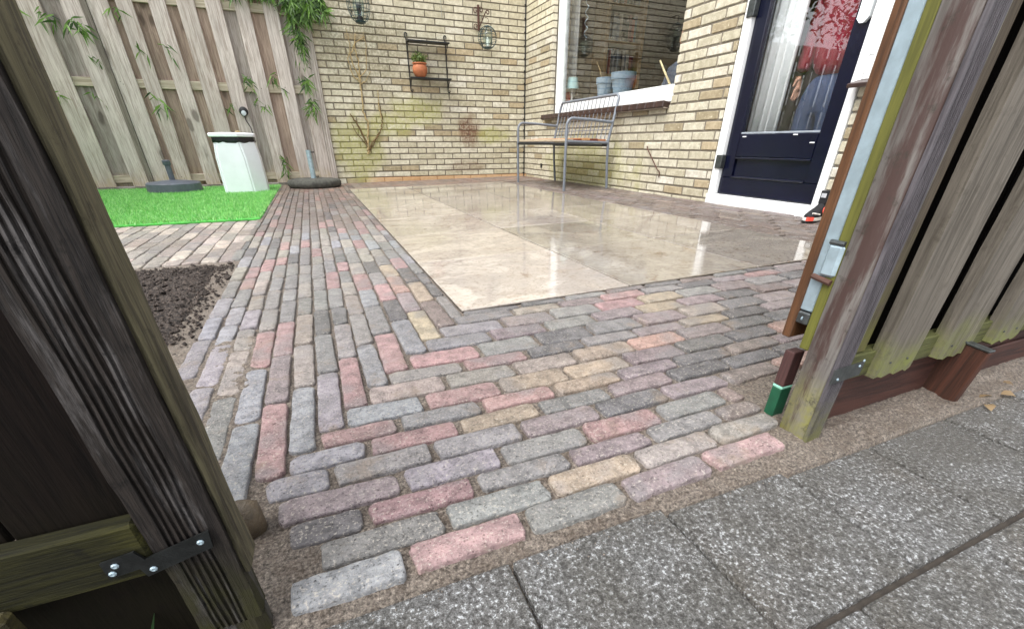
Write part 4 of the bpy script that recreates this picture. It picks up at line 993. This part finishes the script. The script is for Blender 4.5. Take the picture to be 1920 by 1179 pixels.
# toe points to +y (away from the gate), sole outline in x,y
def sole(f): return [(x * f + .0, y) for x, y in ((-.034, -.15), (-.04, -.10), (-.038, -.02), (-.044, .05), (-.040, .10), (-.022, .135), (.008, .14), (.034, .115), (.044, .06), (.036, -.02), (.036, -.10), (.030, -.15), (0, -.165))]
SR = Matrix.Rotation(R(99), 4, 'Z'); SL = Vector((-.128, -4.300, .029))
def shoe_fin(name, bm, m, **k):
    bm.transform(Matrix.Translation(SL) @ SR @ Matrix.Scale(.73, 4)); return fin(name, bm, m, sk, **k)
bm = bmesh.new(); prism(bm, sole(1.0), .012, .036); bmesh.ops.bevel(bm, geom=list(bm.edges), offset=.004, segments=1, affect='EDGES'); shoe_fin('midsole', bm, SWH)
bm = bmesh.new(); prism(bm, sole(.98), .0, .012); shoe_fin('outsole', bm, CABLE)
bm = bmesh.new(); A = None
for z, f, y0, y1 in ((.036, .98, -.155, .132), (.055, .95, -.155, .115), (.075, .86, -.155, .07), (.095, .76, -.152, .02), (.115, .70, -.148, -.02), (.14, .72, -.15, -.04)):
    B = []
    for x, y in sole(f):
        t = (y + .165) / .305; B.append(bm.verts.new((x, y0 + (y1 - y0) * t, z)))
    if A: [bm.faces.new((A[i], A[(i + 1) % 13], B[(i + 1) % 13], B[i])) for i in range(13)]
    else: bm.faces.new(B[::-1])
    A = B
bm.faces.new(A); shoe_fin('upper', bm, SB, smooth=True)
bm = bmesh.new(); box(bm, -.028, .028, -.045, -.028, .12, .215, .006); shoe_fin('tongue', bm, SB)
bm = bmesh.new(); box(bm, -.018, .018, -.0275, -.0245, .165, .195, .001); shoe_fin('tongue_label', bm, m_plain('grey_label', lin(176, 178, 182), .5))
bm = bmesh.new(); prism(bm, [(-.0425, .10), (-.0235, .139), (-.006, .141), (-.012, .11)], .014, .040); shoe_fin('toe_guard', bm, SO)
disc = [(.0, 0)]
bm = bmesh.new(); lathe(bm, [(.034, 0), (.034, .006), (.030, .008), (0, .008)], 24)
bm.transform(Matrix.Translation((-.040, -.035, .072)) @ Matrix.Rotation(R(-90 + 14), 4, 'Y')); shoe_fin('side_disc', bm, SO)
# the curved tick on the disc
pts = [(-.020, .004), (-.012, -.008), (-.004, -.009), (.024, .012), (-.003, .002), (-.012, .0), (-.017, .004)]
bm = bmesh.new(); prism(bm, pts, .008, .0095); bm.transform(Matrix.Translation((-.040, -.035, .072)) @ Matrix.Rotation(R(-90 + 14), 4, 'Y') @ Matrix.Rotation(R(90), 4, 'Z')); shoe_fin('logo', bm, CABLE)
bm = bmesh.new(); tube(bm, [(-.041, .03, .055), (-.036, .075, .062), (-.022, .10, .066)], .006, 6); shoe_fin('trim', bm, SWH)
bm = bmesh.new(); lathe(bm, [(.0, 0), (.02, 0), (.018, .003), (0, .004)], 16); bm.transform(Matrix.Translation((-.039, -.07, .026)) @ Matrix.Rotation(R(-90), 4, 'Y') @ Matrix.Scale(1.6, 4, Vector((0, 1, 0))) @ Matrix.Scale(.4, 4, Vector((1, 0, 0)))); shoe_fin('air_window', bm, ANTH)

# ------------------------------------------------------------------ things on the inner window sill and in the room
tl = empty('table_lamp', (.22, -.86, .815), 'small mint table lamp standing on the inner window sill', 'lamp')
MINT = m_plain('mint_shade', lin(176, 220, 222), .7, .04)
alathe('lamp_base', [(.04, .0), (.04, .008), (.012, .016), (.010, .11), (.006, .14)], WHITE, tl, 18, (.22, -.82, .815)); alathe('lamp_shade', [(.075, .13), (.055, .235), (.05, .235), (.07, .13)], MINT, tl, 24, (.22, -.82, .815))
PB = m_plain('blue_grey_pot', lin(132, 154, 170), .6, .08)
for i, (y, r_, h_, lab) in enumerate(((-1.50, .095, .165, 'smaller blue-grey plant pot on the inner sill, left of the pair'), (-1.80, .115, .175, 'larger blue-grey plant pot with wide rim, right one of the pair inside the window'))):
    e = empty('plant_pot', (.22, y, .815), lab, 'plant pot', 'pots on the window sill')
    alathe('pot', [(r_ * .72, 0), (r_ * .92, h_ * .68), (r_, h_ * .69), (r_ * 1.04, h_), (r_ * .95, h_), (r_ * .85, h_ * .6)], PB, e, 28, (.22, y, .815))
o = alathe('candle_holder', [(.03, 0), (.035, .05), (.03, .09), (.012, .11), (0, .11)], m_plain('red_glass', lin(190, 60, 44), .25), None, 18, (.2, -.76, .815)); setp(o, 'small red candle holder on the inner sill beside the mint lamp', 'candle holder')
o = alathe('figurine', [(.045, 0), (.05, .03), (.04, .06), (.02, .075), (.022, .1), (.01, .115), (0, .117)], m_plain('grey_plaster', lin(112, 108, 104), .7), None, 16, (.3, -.80, .815)); setp(o, 'grey rounded figurine on the inner sill behind the mint lamp', 'figurine')
o = atube('dry_stalk', [(.2, -1.5, .82), (.2, -1.47, .95), (.2, -1.40, 1.06), (.2, -1.33, 1.13)], [.004, .004, .003, .002], STEMW, None, 6); setp(o, 'single dry curved stalk rising behind the window glass', 'stalk')
o = atube('wooden_stick', [(.17, -2.55, .82), (.19, -2.35, 1.01)], .008, m_plain('pale_wood', lin(220, 206, 160), .6), None, 8); setp(o, 'pale wooden stick leaning inside the window near the pier', 'stick')
hm = empty('hanging_ornament', (.2, -1.07, 1.36), 'twisted metal ornament hanging on a thread inside the window', 'ornament')
atube('thread', [(.2, -1.07, 2.05), (.2, -1.07, 1.36)], .0015, DULLGALV, hm, 4)
atube('twist', [(.2 + .016 * math.cos(i * .9), -1.07 + .016 * math.sin(i * .9), 1.36 + i * .012) for i in range(26)], .004, GALV, hm, 5)
bk = empty('bookcase', (1.3, -.05, .06), 'tall pale wooden bookcase with books standing inside the room', 'bookcase')
BW = m_wood('bookcase_wood', lin(196, 158, 98), lin(160, 124, 74), .5, 'Z', knots=False)
for x in (1.0, 1.53): abox('upright', x, x + .05, -.2, .095, .062, 2.3, BW, bk, .003)
for z in (.5, .85, 1.16, 1.5, 1.86): abox('shelf_board', 1.052, 1.528, -.195, .095, z, z + .03, BW, bk, .002)
bcols = [lin(*c) for c in ((170, 184, 196), (60, 66, 80), (170, 90, 80), (200, 196, 186), (100, 112, 124), (120, 60, 60), (40, 44, 50))]
BC = NB('book_cover'); BC.fin(BC.ocol(), .5)
for z in (.53, .88, 1.19, 1.53, 1.89):
    x = 1.06
    while x < 1.47:
        t = random.uniform(.02, .045); abox('book', x, x + t, -.16, .05, z + .001, z + random.uniform(.2, .27), BC.m, bk, .002, col=random.choice(bcols)); x += t + .002

# ------------------------------------------------------------------ people indoors
SKIN = m_plain('skin', lin(206, 160, 134), .5, .05, 30, .05); HAIR = m_plain('brown_hair', lin(60, 44, 34), .6, .3, 120, .4)
def skinbody(name, verts, edges, m, parent, sub=2, root=0):
    me = bpy.data.meshes.new(name); me.from_pydata([v[0] for v in verts], edges, [])
    o = link(name, me, None, parent)
    sk_ = o.modifiers.new('Skin', 'SKIN'); o.modifiers.new('Sub', 'SUBSURF').levels = sub; o.modifiers['Sub'].render_levels = sub
    for i, v in enumerate(verts):
        sv = me.skin_vertices[0].data[i]; rr = v[1]; sv.radius = rr if isinstance(rr, tuple) else (rr, rr); sv.use_root = (i == root)
    dg = bpy.context.evaluated_depsgraph_get(); dg.update(); nm = bpy.data.meshes.new_from_object(o.evaluated_get(dg))
    o.modifiers.clear(); o.data = nm; nm.materials.clear(); nm.materials.append(m)
    for p in nm.polygons: p.use_smooth = True
    return o
def head(parent, c, s, face):
    bm = bmesh.new(); bmesh.ops.create_uvsphere(bm, u_segments=20, v_segments=14, radius=1)
    for v in bm.verts:
        v.co = Vector((v.co.x * .078 * s, v.co.y * .092 * s, v.co.z * .115 * s))
        if v.co.z < -.02: v.co.x *= 1 + v.co.z * 2.2; v.co.y *= 1 + v.co.z * 1.2
    M = Matrix.Translation(c) @ Matrix.Rotation(face, 4, 'Z'); bm.transform(M); o = fin('head', bm, SKIN, parent, smooth=True)
    def bit(n, p, r_, m):
        bm = bmesh.new(); bmesh.ops.create_uvsphere(bm, u_segments=10, v_segments=8, radius=1)
        for v in bm.verts: v.co = Vector((v.co.x * r_[0], v.co.y * r_[1], v.co.z * r_[2])) + Vector(p)
        bm.transform(M); fin(n, bm, m, o, smooth=True)
    bit('nose', (0, -.094 * s, -.012 * s), (.013, .018, .02), SKIN); bit('mouth', (0, -.082 * s, -.052 * s), (.022, .008, .007), m_plain('lips', lin(170, 96, 88), .5))
    for sx in (-1, 1): bit('eye', (sx * .03, -.082 * s, .012), (.011, .008, .007), WHITE); bit('ear', (sx * .078 * s, .005, -.005), (.01, .02, .03), SKIN)
    bit('hair', (0, .018, .028), (.087 * s, .096 * s, .1 * s), HAIR)
pr = empty('person', (.33, -3.80, .06), 'person in a red top and blue jeans standing behind the door glass', 'person')
px, py = .33, -3.80
RED = m_plain('red_knit', lin(128, 22, 42), .85, .12, 90, .4, .003); JEAN = m_plain('blue_denim', lin(52, 68, 98), .85, .15, 120, .3); 
h0 = .06
skinbody('sweater', [((px, py, .74), (.105, .135)), ((px, py, .95), (.10, .14)), ((px, py, 1.12), (.11, .16)), ((px, py, 1.22), (.09, .15)), ((px, py, 1.29), .045),
                     ((px, py + .15, 1.2), .062), ((px + .01, py + .185, .99), .052), ((px - .02, py + .18, .82), .042), ((px - .025, py + .178, .80), .038),
                     ((px, py - .15, 1.2), .062), ((px + .01, py - .185, .99), .052), ((px - .02, py - .18, .80), .04)],
         [(0, 1), (1, 2), (2, 3), (3, 4), (3, 5), (5, 6), (6, 7), (7, 8), (3, 9), (9, 10), (10, 11)], RED, pr)
skinbody('jeans', [((px, py, .80), (.085, .11)), ((px, py, .72), (.09, .115)), ((px, py + .075, .60), .082), ((px, py + .08, .40), .066), ((px, py + .085, .12), .055), ((px, py - .075, .60), .082), ((px, py - .08, .40), .066), ((px, py - .085, .12), .055)],
         [(0, 1), (1, 2), (2, 3), (3, 4), (1, 5), (5, 6), (6, 7)], JEAN, pr)
for sy in (-1, 1): abox('shoe', px - .16, px + .06, py + sy * .085 - .04, py + sy * .085 + .04, .062, .12, CABLE, pr, .02)
head(pr, Vector((px, py, 1.43)), 1, R(-90))
def hand(parent, base, dirv, side):
    d = Vector(dirv).normalized(); s_ = Vector(side).normalized(); b0 = Vector(base)
    V_ = [(tuple(b0), (.02, .014)), (tuple(b0 + d * .05), (.024, .013))]; E_ = [(0, 1)]
    for k, (o_, l) in enumerate(((-.024, .05), (-.008, .058), (.008, .055), (.024, .042))):
        i = len(V_); V_ += [(tuple(b0 + d * .07 + s_ * o_), .0085), (tuple(b0 + d * (.07 + l * .5) + s_ * o_), .008), (tuple(b0 + d * (.07 + l * .9) + s_ * o_ + Vector((-.012, 0, -.006))), .0065)]; E_ += [(1, i), (i, i + 1), (i + 1, i + 2)]
    i = len(V_); V_ += [(tuple(b0 + d * .02 - s_ * .034), .009), (tuple(b0 + d * .055 - s_ * .046), .0075)]; E_ += [(0, i), (i, i + 1)]
    skinbody('hand', V_, E_, SKIN, parent, 1)
hand(pr, (px - .022, py - .178, .775), (0, 0, -1), (1, 0, 0)); hand(pr, (px - .025, py + .178, .775), (0, 0, -1), (1, 0, 0))

p2 = empty('person', (.62, -2.17, .06), 'seated person in a grey-blue top, half hidden behind the brick pier', 'person')
qx, qy = .62, -2.17
skinbody('top', [((qx, qy, .55), (.11, .15)), ((qx, qy, .75), (.11, .155)), ((qx, qy, .92), (.11, .165)), ((qx, qy, 1.02), (.085, .15)), ((qx, qy, 1.09), .045), ((qx, qy + .16, .99), .058), ((qx - .06, qy + .2, .78), .05), ((qx - .18, qy + .12, .68), .04), ((qx, qy - .16, .99), .058), ((qx - .06, qy - .2, .78), .05), ((qx - .18, qy - .12, .68), .04)],
         [(0, 1), (1, 2), (2, 3), (3, 4), (3, 5), (5, 6), (6, 7), (3, 8), (8, 9), (9, 10)], m_plain('grey_blue_fleece', lin(74, 84, 100), .9, .1), p2)
skinbody('trousers', [((qx, qy, .52), (.11, .15)), ((qx - .2, qy + .09, .52), .075), ((qx - .36, qy + .1, .48), .06), ((qx - .36, qy + .1, .12), .048), ((qx - .2, qy - .09, .52), .075), ((qx - .36, qy - .1, .48), .06), ((qx - .36, qy - .1, .12), .048)], [(0, 1), (1, 2), (2, 3), (0, 4), (4, 5), (5, 6)], JEAN, p2)
for sy in (-1, 1): abox('shoe', qx - .5, qx - .31, qy + sy * .1 - .04, qy + sy * .1 + .04, .062, .115, CABLE, p2, .02)
head(p2, Vector((qx, qy, 1.215)), 1, R(-60))
hand(p2, (qx - .2, qy + .1, .67), (-.8, -.5, -.15), (.4, -.6, 0)); hand(p2, (qx - .2, qy - .1, .67), (-.8, .5, -.15), (.4, .6, 0))
ch = empty('chair', (.66, -2.17, .06), 'dark wooden chair carrying the seated person indoors', 'chair')
abox('seat', .40, .86, -2.39, -1.95, .37, .41, BROWNW, ch, .004); abox('backrest', .84, .87, -2.39, -1.95, .412, .95, BROWNW, ch, .004)
for x in (.42, .83):
    for y in (-2.37, -1.98): abox('leg', x - .02, x + .02, y - .0, y + .035, .062, .368, BROWNW, ch, .003)

# bits of straw, leaves and grit
rnd = random.Random(31); bm = bmesh.new()
for i in range(900):
    x = rnd.uniform(-2.86, -1.3); y = -5.70 + rnd.gauss(0, .016) if rnd.random() < .6 else rnd.uniform(-5.69, -5.3)
    if x < -2.0 or y < -5.6:
        r_ = rnd.uniform(.0006, .0018); z = max(sandh(x, y), -.006) + r_ * .3
        vs_ = [bm.verts.new((x + a * r_, y + b2 * r_, z + c * r_)) for a, b2, c in ((1, 0, 0), (-.5, .9, 0), (-.5, -.9, 0), (0, 0, 1))]
        for q in ((0, 1, 3), (1, 2, 3), (2, 0, 3)): bm.faces.new([vs_[k] for k in q])
setp(fin('grit', bm, SAND), kind='stuff')
bm = bmesh.new(); rl = random.Random(9)
for (x, y) in ((-1.60, -5.712), (-1.55, -5.725), (-1.50, -5.705), (-1.64, -5.735), (-1.45, -5.73)):
    a = rl.uniform(0, 6.28); L_, W_ = rl.uniform(.012, .022), rl.uniform(.005, .009); c_, s_ = math.cos(a), math.sin(a); P_ = []
    for i, (u, k) in enumerate(((-1, .05), (-.4, .9), (.3, 1), (1, .08))):
        for sg in (-1, 1): P_.append(bm.verts.new((x + c_ * u * L_ - s_ * sg * k * W_, y + s_ * u * L_ + c_ * sg * k * W_, -.0035 + .004 * k * (1 - u * u) + (.004 if sg > 0 else 0) * k)))
    for i in range(3): bm.faces.new((P_[2 * i], P_[2 * i + 1], P_[2 * i + 3], P_[2 * i + 2]))
setp(fin('leaf_litter', bm, m_leaf('dead_leaf', lin(60, 46, 34), lin(150, 128, 98), .6), smooth=True), kind='stuff')
bm = bmesh.new(); leafcloud(bm, (-2.93, -5.70, .01), (.05, .02, .012), 16, .05, random.Random(4), thin=5)
setp(fin('weed', bm, BAMBOO), 'narrow green weed leaves at the foot of the left panel', 'weed')
